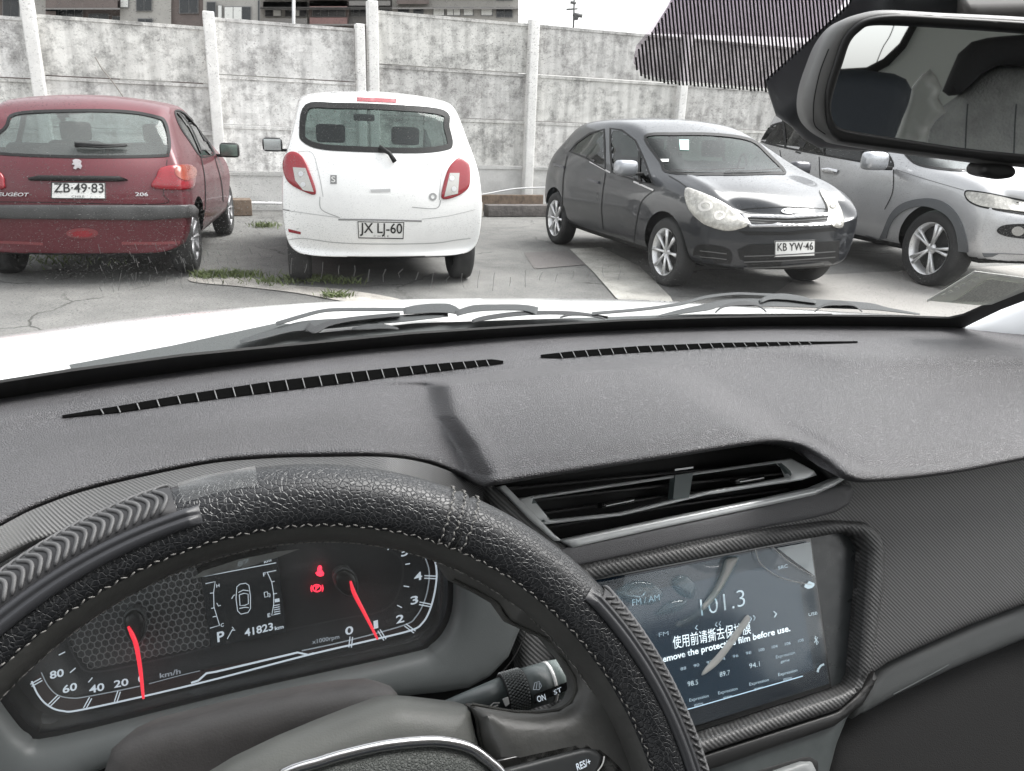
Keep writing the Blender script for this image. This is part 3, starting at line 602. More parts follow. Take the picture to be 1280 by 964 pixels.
# ---- red hatchback, seen from behind
hd = R(-13.); axr = np.array([-3.60, 6.62]); dirv = np.array([math.sin(hd), math.cos(hd)])
RD = Car('parked_car', 'faded red three-door hatchback seen from behind at the left edge, black bumper strip', axr+dirv*1.24, Hd(hd),
  dict(rr=.2, rf=.35, tuck=.02, crown=.05, st=[(-1.90, -1.48, .27, .93, 1.30, .78, .56), (-1.82, -1.33, .22, .93, 1.39, .83, .60), (-1.35, -1.05, .24, .92, 1.455, .85, .63), (-.7, -.6, .22, .90, 1.465, .85, .64), (0, -.2, .22, .88, 1.46, .85, .62), (.6, .15, .22, .87, 1.36, .85, .60), (.95, .62, .22, .86, 1.16, .84, .64), (1.2, 1.1, .22, .84, .96, .83, .7), (1.6, 1.55, .25, .75, .84, .78, .62), (1.92, 1.88, .3, .6, .68, .7, .55)]), paint('red_paint', (.105, .017, .024), .2, .42, coat=.4))
RD.window([(19, 141), (93, 137), (156, 138), (193, 144), (207, 151), (213, 175), (212, 192), (199, 197), (93, 198), (0, 194), (-30, 186), (4, 160)], GLW, 3.5)
RD.window([(218, 139), (230, 140), (249, 159), (262, 178), (268, 192), (262, 196), (250, 196), (237, 178), (224, 158)], GLD, 1.8)
RD.seam([(223, 141), (238, 160), (252, 192)], 2.2, name='door_pillar', off=.008); RD.seam([(251, 196), (256, 225), (256, 262), (250, 268)], 1.); RD.seam([(268, 196), (276, 225), (279, 252)], 1.)
RD.far = lambda c, n: 1.0 < c[2] < 1.34 and (n[0] > .35 or (abs(n[1]) > .5 and (-1.2 < c[0] < -.5 or -.4 < c[0] < .6)))
MB().tube([RD.I@Vector(RD.proj(*p, .03)) for p in ((95, 184.5), (118, 185), (159, 185))], [.02, .014, .009], 8).build('rear_wiper', BLK, RD.root)
MB().tube([RD.I@Vector(RD.proj(*p, .035)) for p in ((98, 186.5), (125, 188), (157, 186.5))], [.008, .008, .008], 6).build('wiper_blade', BLK, RD.root)
em = [(91, 201), (95, 199.5), (99, 200), (102, 202), (101, 205), (103, 208), (101, 212), (98, 210), (95, 212.5), (92, 211), (94, 207), (90, 206), (92, 204)]
RD.patch('emblem', em, mat('emblem_silver', (.36, .34, .35), .4, .3), step=3, off=.01)
RD.patch('hatch_handle', [(36, 223), (50, 220), (149, 221), (160, 225.5), (150, 227), (38, 226)], BLK, off=.02, thick=.03, step=6, dome=.01, rad=3)
RD.plate([(65, 228), (132, 228.4), (132.5, 249), (64.5, 248.5)], 'ZB·49·83', (68, 240.5), (130, 241), 11)
RD.text('CHILE', (90, 247), (106, 247), 2.6)
RD.text('PEUGEOT', (-6, 245), (36, 245.5), 4.2, CHR, bold=.02, shear=.15); RD.text('206', (169, 245), (185, 245.3), 4.4, CHR, bold=.02)
for q in ([(195, 221), (202, 210), (230, 206), (241, 209), (243, 224), (235, 237), (191, 235)], [(-40, 210), (-10, 210), (3, 218), (6, 228), (2, 237), (-40, 236)]):
    tl = RD.patch('tail_light', q, REDL, off=.012, thick=.03, sm=True, dome=.012, rad=8, step=5)
RD.patch('lens_patch', [(222, 208), (240, 210), (241, 221), (228, 226), (219, 218)], mat('amber_lens', (.26, .06, .04), .15, coat=.5), tl, off=.027, thick=.006, sm=True, step=4)
RD.patch('bumper_strip', [(-60, 256), (60, 256), (202, 256.5), (238, 256), (244, 262), (243, 271), (187, 274.5), (-60, 272)], mat('bumper_black', .06, .42, var=(5, .3)), off=.03, thick=.05, dome=.012, rad=7, step=7)
RD.patch('reflector', [(103+20*math.cos(a), 291.5+6.5*math.sin(a)) for a in np.linspace(0, 6, 22)], mat('reflector_rim', (.20, .045, .05), .35), off=.01, step=5); RD.patch('reflector_lens', [(103+13*math.cos(a), 292+4*math.sin(a)) for a in np.linspace(0, 6, 22)], REDL, off=.016, step=4)
RD.seam([(-40, 303), (10, 303), (54, 305)], 3.4, mat('red_edge', (.20, .05, .055), .4)); RD.seam([(152, 304), (200, 304), (243, 302)], 3.6, mat('red_edge2', (.20, .05, .055), .4)); RD.seam([(-40, 252), (60, 253), (200, 255), (204, 240), (209, 200)], .9)
RD.mirror((.50, -.92, .98), (.12, .20, .15), BLK, mat('mirror_green', (.22, .28, .25), .15, .7))
for yy in (-.36, .36): RD.seat(-.1, yy, .48, 1.14)
for yy in (-.4, .4): RD.seat(-.95, yy, .5, .96)
RD.finish((-1.24, 1.2), .30, .19, .80, (8, (0,), .02), mat('hubcap', (.35, .35, .36), .4, .5))
# ---- dark grey hatchback, facing us
ax = np.array([2.10, 7.27]); dv = np.array([math.sin(R(20.2)), -math.cos(R(20.2))])
KI = Car('parked_car', 'dark grey five-door hatchback facing us, chrome-framed grille and pale headlights', ax-dv*1.19, math.atan2(dv[1], dv[0]),
  dict(rr=.22, rf=.28, tuck=.05, crown=.035, st=[(-2.0, -1.58, .36, .99, 1.32, .78, .55), (-1.88, -1.42, .27, .99, 1.41, .84, .60), (-1.45, -1.1, .22, .97, 1.455, .86, .63), (-.8, -.65, .2, .94, 1.475, .87, .64), (-.1, -.2, .2, .92, 1.475, .87, .63), (.55, .15, .2, .91, 1.42, .87, .60), (.9, .6, .2, .92, 1.23, .87, .64), (1.1, 1.03, .2, .93, 1.04, .87, .68), (1.5, 1.45, .22, .88, .97, .86, .66), (1.88, 1.84, .25, .74, .87, .81, .60), (2.05, 2.0, .27, .62, .73, .70, .52)]), paint('dark_grey_paint', (.020, .022, .026), .3, .30, coat=.7))
KI.window([(805, 170), (848, 166), (900, 167), (940, 174), (962, 192), (983, 216), (962, 218.5), (900, 219.5), (836, 217), (824, 203)], glass('windscreen_green', (.30, .37, .34), .8, .03), 3.5)
KI.window([(711, 190), (720, 178), (737, 166), (756, 161), (757, 186), (757, 213), (731, 198)], GLD, 2.2, sm=False)
KI.window([(762, 160), (778, 162), (795, 175), (807, 201), (818, 232), (792, 226), (764, 216), (762, 186)], GLD, 2.2, sm=False)
KI.seam([(800, 190), (799, 215), (801, 230)], 3., name='door_pillar', off=.006)
KI.far = lambda c, n: 1.02 < c[2] < 1.36 and (n[0] < -.4 or (abs(n[1]) > .5 and (-1.3 < c[0] < -.45 or -.35 < c[0] < .7)))
KI.seam([(737, 202), (763, 216)], 1.8, CHR, 'belt_trim'); KI.seam([(792, 227), (817, 238)], 2.2, CHR, 'belt_trim')
KI.seam([(709, 195), (704, 225), (703, 268)], 1.); KI.seam([(757, 216), (752, 260), (757, 305)], 1.); KI.seam([(818, 238), (801, 255), (793, 300), (795, 320)], 1.); KI.seam([(836, 220), (850, 228), (860, 236)], 1.); KI.seam([(926, 262), (980, 259), (1040, 262)], 1.2)
HLM = mat('headlamp_glass', (.40, .39, .36), .22, .1, coat=.35, var=(25, .35))
for q in ([(858, 236), (871, 239), (906, 255), (934, 278), (925, 286), (906, 288.5), (882, 281), (864, 265), (857, 248)], [(1024, 238), (1040, 244), (1052, 266), (1052, 284), (1038, 281), (1033, 258)]):
    hl = KI.patch('headlight', q, HLM, off=.010, thick=.03, sm=True, dome=.01, rad=7, step=5)
    c = np.mean(q, 0); 
    for dx, dy, r in ((-7, -5, 8), (9, 6, 7)) if q[0][0] < 900 else ((-1, -4, 4),): KI.patch('reflector_bowl', [(c[0]+dx+r*math.cos(a), c[1]+dy+r*.8*math.sin(a)) for a in np.linspace(0, 5.9, 14)], mat('bowl', (.60, .58, .54), .25, .6), hl, off=.022, thick=.004, step=4, holes=[[(c[0]+dx+r*.6*math.cos(a), c[1]+dy+r*.48*math.sin(a)) for a in np.linspace(0, 5.9, 10)]])
gr = KI.patch('grille_frame', [(925, 269), (985, 270), (1037, 266.5), (1036, 281), (1003, 283), (937, 284)], mat('grille_silver', (.42, .42, .43), .4, .5), off=.014, thick=.02, step=6, holes=[[(933, 272.5), (985, 274), (1034, 270.5), (1032, 278), (1003, 280), (939, 281)]], dome=.004, rad=2)
KI.patch('grille_mesh', [(931, 271), (985, 272), (1035, 269), (1034, 280), (1003, 282), (938, 283)], BLK, off=.008, step=6)
for yy in (275.5, 278.5): KI.seam([(937, yy), (985, yy+1.2), (1032, yy-2)], .7, mat('mesh_grey', .15, .5), 'grille_bar', .010)
KI.patch('bumper_slot', [(922, 289), (985, 290), (1047, 283), (1045, 288), (985, 294), (934, 294)], BLK, off=.006, step=6)
KI.patch('lower_intake', [(922, 312), (936, 306), (1049, 301), (1047, 325), (1026, 339), (940, 343), (926, 335)], BLK, off=.008, step=8)
for yy in (318, 325, 332): KI.seam([(930, yy+2), (985, yy), (1042 if yy < 330 else 1028, yy-4)], 1.4, mat('slat_grey', .09, .5), 'intake_bar', .016)
KI.patch('fog_recess', [(873, 306), (912, 312), (909, 333), (870, 329)], BLK, off=.006, sm=True, step=6)
for yy in (313, 320): KI.seam([(876, yy), (908, yy+4)], 1.2, mat('slat_grey2', .10, .5), 'intake_bar', .014)
KI.patch('front_lip', [(848, 337), (880, 344), (940, 348), (1030, 342), (1055, 330), (1050, 345), (1020, 351), (925, 354), (865, 349)], mat('lip_grey', (.16, .17, .19), .35, .3), off=.012, step=8)
KI.plate([(968, 301), (1018, 300), (1017.5, 320), (967.5, 322)], 'KB YW·46', (971, 313.5), (1015, 312), 9.5)
bd = KI.patch('badge', [(985+9*math.cos(a), 264.5+3.4*math.sin(a)) for a in np.linspace(0, 6, 18)], CHR, off=.010, step=3); KI.text('KIA', (979.5, 266), (990.5, 266), 3.4, INK, bd, off=.0115)
for p in ((743, 227), (700, 208)): KI.patch('door_handle', [(p[0]-7, p[1]-4), (p[0]+6, p[1]), (p[0]+6, p[1]+3), (p[0]-7, p[1]-.5)], mat('handle_dark', (.12, .12, .13), .25, .5), off=.02, thick=.02, step=4)
KI.patch('fuel_flap', [(0, 0), (1, 0), (1, 1)], BLK) if False else None
KI.patch('windscreen_sticker', [(849, 175), (861, 175), (861, 188), (850, 187.5)], mat('sticker_green', (.45, .72, .66), .5), off=.003, thick=.002, step=6); KI.patch('windscreen_label', [(824.5, 199), (836, 199), (836, 202.5), (825.5, 202.5)], PLATE, off=.003, thick=.002, step=6)
KI.seam([(838, 214), (870, 216), (905, 214), (930, 213)], 1.5, name='wiper', off=.02); KI.seam([(905, 217), (945, 216), (975, 213)], 1.5, name='wiper', off=.02)
KI.mirror((.62, -.98, 1.0), (.14, .22, .14), mat('mirror_silver', (.35, .36, .38), .3, .5), back=False); KI.mirror((.62, .99, 1.03), (.14, .22, .14), mat('mirror_silver2', (.10, .10, .11), .3, .5), back=False)
for yy in (-.37, .37): KI.seat(.05, yy, .48, 1.18); KI.seat(-.9, yy, .5, 1.05)
MB().lathe([(.17, -.014), (.185, 0), (.17, .014), (.155, 0), (.17, -.014)], 28, Matrix.Translation((.52, .37, .98))@Matrix.Rotation(1.2, 4, 'Z')@Matrix.Rotation(R(90), 4, 'X')@Matrix.Rotation(R(90), 4, 'Z')).build('steering_wheel', BLK, KI.root)
MB().box((.75, 0, .93), (.5, 1.4, .1), None, .04).build('dash_top', DRK, KI.root)
KI.finish((-1.38, 1.19), .305, .19, .84, (8, (0,), .022), mat('wheel_silver', (.72, .72, .72), .3, .6), .68)
# ---- silver SUV at the right
fw = G(1150, 357); dv = np.array([math.sin(R(15)), -math.cos(R(15))]); rt = np.array([dv[1], -dv[0]])
ax = fw[:2]-rt*.91; ax = ax
JP = Car('parked_car', 'silver sport utility car at the right edge, dark wheel-arch cladding and slim headlight', ax-dv*1.42, math.atan2(dv[1], dv[0]),
  dict(rr=.2, rf=.40, tuck=.05, crown=.04, st=[(-2.3, -2.0, .42, 1.12, 1.72, .84, .62), (-2.15, -1.8, .33, 1.12, 1.86, .90, .68), (-1.6, -1.35, .28, 1.10, 1.90, .93, .70), (-.8, -.7, .26, 1.08, 1.88, .94, .70), (0, -.1, .26, 1.04, 1.78, .94, .69), (.65, .3, .26, 1.03, 1.66, .94, .66), (1.0, .75, .26, 1.03, 1.38, .94, .70), (1.25, 1.15, .26, 1.05, 1.16, .94, .74), (1.75, 1.7, .28, 1.0, 1.10, .93, .76), (2.15, 2.1, .32, .86, 1.0, .88, .72), (2.36, 2.28, .36, .72, .84, .78, .62)]), paint('silver_paint', (.45, .45, .455), .5, .32))
JP.window([(948, 176), (955, 164), (970, 154), (1000, 150), (1040, 152), (1080, 165), (1108, 188), (1117, 209), (1090, 206), (1074, 203), (1024, 194), (978, 185)], GLD, 2.4)
for x, y0, y1 in ((979, 150, 186), (1027, 150, 195), (1075, 160, 204)): JP.seam([(x, y0), (x+2, (y0+y1)/2), (x+3, y1)], 2.5, name='door_pillar', off=.006)
JP.window([(1128, 186), (1150, 192), (1215, 197), (1260, 203), (1240, 214), (1190, 214), (1150, 208), (1134, 198)], GLS, 3)
JP.patch('arch_cladding', [(1098, 303), (1104, 290), (1114, 268), (1128, 255), (1148, 249), (1170, 249), (1188, 258), (1201, 275), (1209, 300), (1212, 325), (1225, 350), (1080, 350)], mat('cladding', (.10, .105, .11), .6), off=.014, thick=.02, step=8, sm=True, holes=[[(1108, 320), (1112, 285), (1128, 265), (1155, 258), (1182, 268), (1196, 290), (1199, 330), (1190, 360), (1120, 360)]])
JP.patch('sill_cladding', [(1000, 275), (1050, 286), (1104, 300), (1106, 330), (1000, 310)], mat('cladding2', (.10, .105, .11), .6), off=.012, thick=.02, step=10)
hl = JP.patch('headlight', [(1208, 242), (1222, 241), (1290, 254), (1340, 262), (1340, 272), (1245, 261), (1216, 253)], HLM, off=.012, thick=.02, sm=True, step=6)
JP.patch('headlight_rim', [(1206, 240), (1222, 239), (1292, 252), (1340, 260), (1340, 275), (1244, 263), (1213, 254)], BLK, hl, off=.006, thick=.01, sm=True, step=6)
JP.patch('fog_recess', [(1246, 289), (1258, 281), (1300, 281), (1320, 290), (1300, 299), (1260, 296)], BLK, off=.006, sm=True, step=6); JP.patch('fog_lamp', [(1272+8*math.cos(a), 289+6*math.sin(a)) for a in np.linspace(0, 6, 14)], CLRL, off=.012, step=4)
JP.patch('front_cladding', [(1205, 318), (1217, 316), (1280, 318), (1380, 322), (1380, 350), (1230, 345), (1212, 335)], mat('cladding3', (.10, .105, .11), .6), off=.012, step=10)
JP.patch('door_handle', [(1027, 211), (1037, 210), (1049, 213), (1046, 218), (1030, 216)], CHR, off=.02, thick=.02, step=4, dome=.01, rad=3)
JP.seam([(1024, 196), (1026, 230), (1034, 282)], 1.); JP.seam([(1117, 212), (1116, 240), (1106, 262)], 1.1); JP.seam([(975, 188), (980, 215), (990, 240)], 1.)
JP.seam([(1120, 212), (1150, 222), (1205, 238)], 1., mat('seam_grey', .2, .5))
JP.mirror((.72, -1.12, 1.13), (.16, .26, .18), mat('silver_shell', (.5, .51, .53), .3, .6), back=False)
MB().tube([(-1.7, -.66, 1.70), (-1.5, -.68, 1.76), (-.5, -.69, 1.79), (.1, -.67, 1.74)], .018, 8).build('roof_rail', ALU, JP.root); MB().tube([(-1.7, .66, 1.70), (-1.5, .68, 1.76), (-.5, .69, 1.79), (.1, .67, 1.74)], .018, 8).build('roof_rail', ALU, JP.root)
for yy in (-.38, .38): JP.seat(.1, yy, .5, 1.32); JP.seat(-.9, yy, .5, 1.22)
JP.finish((-1.28, 1.42), .36, .23, .92, (5, (-.13, .13), .022), mat('wheel_silver2', (.72, .72, .72), .3, .6), .68)

# ================================================================== THE CAR WE SIT IN
own = empty('car', (0, 0, 0), TH); tag(own, 'white car we sit in, its bonnet, wipers, dashboard, steering wheel and inside mirror', 'car')
PADM = mat('dash_leatherette', (.080, .078, .082), .50, bump=('grain', 480, .9, .0010), var=(4, .20)); PADS = mat('trim_leatherette', (.12, .12, .125), .5, bump=('grain', 700, .4, .0005))
CARB = carbon('carbon_trim', .040, 230, .15); CARB2 = carbon('carbon_trim_fine', .040, 200, .115); BLKG = mat('gloss_black', .012, .15, coat=.5); BLKM = mat('matt_black', .012, .7); GREYP = mat('satin_grey_plastic', (.12, .13, .13), .42, bump=('noise', 900, .25, .0004)); GREYL = mat('mid_grey_plastic', (.085, .09, .09), .5, bump=('noise', 1400, .3, .0004), var=(30, .08))
SATIN = mat('satin_metal', (.74, .76, .76), .3, .2); WHITEP = mat('bonnet_white', (.82, .82, .81), .3, coat=1.)
def Gl(px, py, h): return loc(G(px, py, h))
def interp(P):
    X = [p[0] for p in P]; Y = [p[1] for p in P]
    from bisect import bisect
    T = crom(P, 12); X = [t[0] for t in T]; Y = [t[1] for t in T]
    return lambda x: float(np.interp(x, X, Y))
sstep = lambda a, b, x: (lambda t: t*t*(3-2*t))(min(1, max(0, (x-a)/(b-a))))
top_y = interp([(-320, 575), (-150, 528), (0, 491), (200, 462), (420, 438), (640, 416), (780, 409), (900, 404), (1030, 402), (1186, 405), (1320, 414), (1500, 436), (1700, 470)])
lipP = [(-320, 830), (-150, 745), (0, 658), (55, 631), (126, 608), (251, 581), (330, 573), (400, 571), (480, 571), (530, 578), (570, 592), (600, 606), (618, 606), (650, 601), (700, 593), (844, 571), (930, 557), (966, 553), (1000, 559), (1030, 576), (1060, 598), (1097, 602), (1190, 592), (1280, 575), (1400, 555), (1500, 540), (1700, 520)]
lip_y = interp(lipP)
def wallx(y): return float(np.interp(y, [440, 478, 520, 560, 606], [548, 545, 556, 585, 606]))      # left wall of the tray
def dash_z(px, py):
    t, l = top_y(px), lip_y(px); s = (py-t)/(l-t)
    left = 1.056+.046*sstep(.38, 1., s)*sstep(600, 440, px); yt_ = float(np.interp(px, [540, 620, 760, 900, 1100], [476, 468, 455, 444, 436])); right = 1.054+.028*sstep(-5, 9, py-yt_)*sstep(960, 640, px)+.012*sstep(.15, .5, s)*(1-sstep(960, 640, px))*sstep(1200, 1000, px)-.006*sstep(.8, 1, s)
    mixx = sstep(-17, 17, px-wallx(py)); m2 = sstep(440, 560, px)
    deep = sstep(-6, 6, py-(476-max(0, px-545)*.075))
    k = mixx*deep+m2*(1-deep)
    z = left*(1-k)+right*k
    # raised roll round the tray's left wall, front ridge and the dip to the passenger side
    z += .002*math.exp(-((px-wallx(py)-24)/12)**2)*deep
    z += .006*math.exp(-((s-.20)/.09)**2)
    cx = np.interp(py, [440, 480, 530, 560, 600], [760, 850, 925, 985, 1060]); z -= .020*sstep(-20, 60, px-cx)*sstep(.15, .5, s)*(1-sstep(1120, 900, px)*0)
    z -= .006*sstep(.2, 0., s)
    return z
def dashproj(px, py, off=0.): return Gl(px, py, dash_z(px, py)+off)
xs = np.concatenate([np.arange(-320, 520, 11.), np.arange(520, 640, 3.), np.arange(640, 1701, 11.)]); rows = []
S_ = list(np.linspace(0, .93, 90))
for s in S_: rows.append([dashproj(x, top_y(x)+(lip_y(x)-top_y(x))*s) for x in xs])
roll = []
for q in np.linspace(.12, 1, 7):   # rounded front edge
    roll.append([Gl(x, top_y(x)+(lip_y(x)-top_y(x))*.93+(lip_y(x)-top_y(x))*.07*q, dash_z(x, top_y(x)+(lip_y(x)-top_y(x))*.93)-.009*(1-math.sqrt(max(0, 1-q*q)))) for x in xs])
rows += roll; last = rows[-1]; rows.append([p+np.array([0, .006, -.0035]) for p in last]); rows.append([p+np.array([0, .035, -.004]) for p in last])
V = [p for r in rows for p in r]; nx = len(xs); F = [(j*nx+i, (j+1)*nx+i, (j+1)*nx+i+1, j*nx+i+1) for j in range(len(rows)-1) for i in range(nx-1)]
dash = mesh('dashboard', V, F, PADM, own, label='dark grey grained dashboard top under the windscreen')
# defroster slots along the windscreen
SLOTD = mat('slot_black', .004, .9, spec=0)
def slot(pts_top, pts_bot, ribs):
    v = patch('defroster_vent', list(pts_top)+list(pts_bot)[::-1], dashproj, SLOTD, own, .0012, .002, step=9)
    tp = lambda x: float(np.interp(x, [p[0] for p in pts_top], [p[1] for p in pts_top])); bt = lambda x: float(np.interp(x, [p[0] for p in pts_bot], [p[1] for p in pts_bot]))
    for x in ribs:
        a, b = dashproj(x, tp(x)+.5, .0025), dashproj(x+3.5, bt(x+3.5)+.8, .0025)
        MB().tube([a, b], .0006, 4, True, 1.).build('rib', mat('rib_grey', .16, .5) if 'rib_grey' not in bpy.data.materials else bpy.data.materials['rib_grey'], v)
    return v
slot([(78, 519), (150, 507), (225, 494), (330, 478), (430, 466), (530, 456), (615, 449), (629, 451)], [(78, 521.5), (150, 515), (225, 504), (330, 491), (430, 478.5), (530, 465.5), (615, 456), (629, 454)], [126, 147, 171, 196, 222, 245, 268, 291, 313, 335, 357, 378, 399, 419, 439, 458, 477, 495, 513, 530, 547, 563, 579, 594, 608])
slot([(676, 443.5), (720, 438.5), (800, 432.5), (900, 428.5), (1000, 427), (1072, 426.5)], [(676, 447), (700, 447.5), (800, 440), (900, 434), (1000, 430.5), (1072, 428.5)], [700, 716, 732, 748, 764, 780, 796, 812, 828, 843, 858, 873, 888, 902, 916, 930, 944, 958, 972, 985, 998, 1011])
# windscreen
class WS_:
    def __call__(s, px, py, off=0.):
        c, d = loc(CO), loc(ray(px, py)); t = 1.
        fn = lambda t: (lambda P: P[1]-(.965-.26*(P[0]-.45)**2-(P[2]-1.065)/.75))(c+d*t)
        lo, hi = .05, 3.
        for _ in range(40):
            m = (lo+hi)/2
            if fn(m) > 0: hi = m
            else: lo = m
        return c+d*lo+np.array([0, -.6, -.8])*off
WS = WS_()
band_t = [(-320, 555), (-150, 508), (0, 475), (88, 461), (230, 442), (420, 424), (514, 415), (640, 407), (780, 399), (900, 395), (1030, 393), (1130, 394), (1186, 396), (1204, 392), (1240, 376), (1280, 357), (1360, 320), (1450, 275)]
band_b = [(x, top_y(x)+5) for x in (-320, -150, 0, 200, 420, 640, 780, 900, 1030, 1150)]+[(1196, 412), (1215, 402), (1250, 385), (1290, 370), (1370, 335), (1450, 300)]
ws = patch('windscreen', [(-330, 560), (-330, -420), (1500, -420), (1460, 285), (1280, 364), (1196, 404), (900, 400), (400, 430), (0, 482)], WS, glass('windscreen_glass', (.985, .99, .99), .10, .01, dust_haze=(620, .6, .006)), own, 0, .004, step=80)
patch('windscreen_border', band_t+band_b[::-1], WS, BLKM, ws, .003, .003, step=14)
fr = [(833, 0), (817, 24), (794, 53), (790, 73), (801, 87), (833, 95), (882, 99), (965, 106), (975, 80), (1070, 0), (1090, -60), (862, -60)]
patch('shade_band', fr, WS, glass('violet_shade', (.80, .77, .80), .3, .05), ws, .004, .001, step=30)
def stripes(poly, pitch, wd, sl):
    V = []; F = []; q = np.array(poly, float)
    for x0 in np.arange(q[:, 0].min()-60, q[:, 0].max()+60, pitch):
        run = []; ys = np.arange(-60, 112, 1.5)
        for y in list(ys)+[999]:
            x = x0+sl*y+.00055*(y*y)*0
            if y < 900 and inside([(x, y)], q)[0]: run.append((x, y)); continue
            if len(run) > 1:
                for (xa, ya), (xb, yb) in [(run[0], run[-1])]:
                    b = len(V); k = 2
                    ya -= 1.5; yb += 1.5; xa -= sl*1.5; xb += sl*1.5
                    n = 4
                    for i in range(n+1):
                        x_, y_ = xa+(xb-xa)*i/n, ya+(yb-ya)*i/n; V += [WS(x_-wd/2, y_, .007), WS(x_+wd/2, y_, .007)]
                    F += [(b+2*i, b+2*i+1, b+2*i+3, b+2*i+2) for i in range(n)]
            run = []
    return V, F
patch('tint_strip', [(862, -60), (833, 0), (812, 34), (1020, 40), (1090, -60)], WS, glass('tint_strip', (.60, .58, .60), .3, .05), ws, .0055, .0008, step=30)
MARK = glass('dried_drop', (.9, .9, .9), .2, .3, dust_haze=(60, .1, .42)); mk_ = []
for x in np.arange(150, 780, 19.5):
    y = 338+6*math.sin(x*.013)+rng.normal()*2.5; L_ = rng.uniform(9, 24); mk_.append([(x+rng.normal(), y-L_*.5), (x+rng.normal()-1.5, y), (x+rng.normal()-2, y+L_*.5)])
for _ in range(60):
    x, y = rng.uniform(120, 330), rng.uniform(290, 350); mk_.append([(x, y), (x+3, y+rng.uniform(4, 12))])
many_lines('dried_streaks', mk_, 1.0, WS, MARK, ws, .006, kind='stuff')
V, F = stripes(fr, 4.65, 2.5, .10); mesh('shade_stripes', V, F, BLKM, ws, False, kind='stuff', label='band of fine black stripes printed on the windscreen top')
V, F = stripes([(1246, 19), (1282, 2), (1330, -30), (1420, -30), (1420, 30)], 4.65, 2.7, .10); mesh('shade_stripes', V, F, BLKM, ws, False, kind='stuff')
# permit sticker low on the glass
st = patch('sticker', [(1157, 372), (1217, 335), (1292, 345), (1300, 352), (1238, 377), (1222, 378)], WS, glass('sticker_film', (.78, .80, .76), .2, .3, dust_haze=(300, .3, .60)), ws, .005, .001, step=15)
for k in range(6): patch('print_mark', [(1175+k*8.2, 364-k*4.4), (1179+k*8.2, 362.5-k*4.4), (1181.5+k*8.2, 364-k*4.4), (1177.5+k*8.2, 365.5-k*4.4)], WS, PLATE, st, .0065, .0005, step=5)
patch('sticker_print', [(1190, 372), (1234, 344), (1280, 350), (1240, 371), (1228, 374)], WS, mat('sticker_ink', (.60, .61, .56), .6, var=(400, .4)), st, .006, .0004, step=8)
line_px('sticker_edge', [(1157, 372), (1217, 335), (1292, 345)], 1.6, WS, PLATE, st, .0065)
# right pillar trim
patch('pillar_trim', [(1186, 410), (1200, 409), (1250, 386), (1282, 372), (1400, 322), (1500, 300), (1500, 560), (1400, 505), (1282, 459), (1240, 444), (1210, 430), (1192, 420)], Plane(WS(1192, 412, .03), (-.55, -.80, .22)), mat('pillar_grey', (.78, .80, .82), .55, bump=('noise', 900, .2, .0004)), own, .0, .03, dome=.02, rad=45, step=12)
# bonnet
he = interp([(-320, 470), (-150, 444), (0, 420), (200, 394), (400, 378), (560, 373.5), (700, 373), (800, 375), (860, 378), (950, 384), (1040, 389), (1180, 397), (1400, 412), (1700, 430)])
rows = []; xs = np.arange(-320, 1701, 25.)
for s in np.linspace(0, 1, 14):
    rows.append([Gl(x, he(x)+(top_y(x)+8-he(x))*s, .985+.03*s**.6) for x in xs])
e = rows[0]; rows = [[p+np.array([0, .25, -.16]) for p in e], [p+np.array([0, .16, -.075]) for p in e], [p+np.array([0, .08, -.026]) for p in e], [p+np.array([0, .035, -.008]) for p in e]]+rows
V = [p for r in rows for p in r]; nx = len(xs); F = [(j*nx+i, (j+1)*nx+i, (j+1)*nx+i+1, j*nx+i+1) for j in range(len(rows)-1) for i in range(nx-1)]
mesh('bonnet', V, F, WHITEP, own, label='white bonnet beyond the windscreen')
# wipers
wp = lambda h: (lambda px, py, off=0.: Gl(px, py, h+off)); WG = mat('wiper_grey', (.030, .033, .034), .7, bump=('noise', 500, .3, .0005)); WB = mat('wiper_black', (.012, .013, .014), .7)
W1 = wp(1.035)
patch('cowl_panel', [(86, 456), (215, 432), (345, 404), (362, 405), (356, 411), (400, 416), (520, 404), (700, 398), (860, 393), (1040, 392), (1040, 402), (640, 412), (420, 432), (92, 466)], wp(1.02), mat('cowl_grey', (.055, .06, .06), .8, bump=('noise', 300, .4, .0006)), own, 0, .006, step=18)
def flat(name, pts, ws_, par, m=WG, h=1.035, th=.006):
    P = crom(pts, 5); ww = np.interp(np.linspace(0, 1, len(P)), np.linspace(0, 1, len(ws_)), ws_); up = []; dn = []
    for i, p in enumerate(P):
        t = P[min(i+1, len(P)-1)]-P[max(i-1, 0)]; t /= np.linalg.norm(t); n = np.array([t[1], -t[0]])*ww[i]/2; up.append(p+n); dn.append(p-n)
    return patch(name, up+dn[::-1], wp(h), m, par, .004, th, step=8, dome=.002, rad=2)
wl = bpy.data.objects.new('wiper', None); C.objects.link(wl); wl.parent = own
flat('wiper_arm', [(345, 405), (375, 396), (405, 388.5), (440, 387), (505, 387)], [5, 5, 4.5, 4.5, 4.5], wl)
flat('wiper_head', [(504, 389), (520, 387), (540, 385.5), (562, 386), (575, 391)], [8, 11, 12, 12, 6], wl, m=WG)
flat('wiper_blade', [(300, 428), (330, 419), (360, 411), (385, 407), (450, 402), (505, 398), (560, 393)], [5, 9, 10, 13, 11, 9, 6], wl, m=WG, h=1.03)
flat('wiper_link', [(384, 407), (394, 412), (410, 405), (440, 399), (500, 393)], [12, 10, 7, 6, 5], wl, m=WB, h=1.038)
flat('blade_clip', [(440, 411), (460, 409), (478, 408), (498, 411)], [3, 7, 7, 2], wl, m=WB, h=1.04)
wr = bpy.data.objects.new('wiper', None); C.objects.link(wr); wr.parent = own
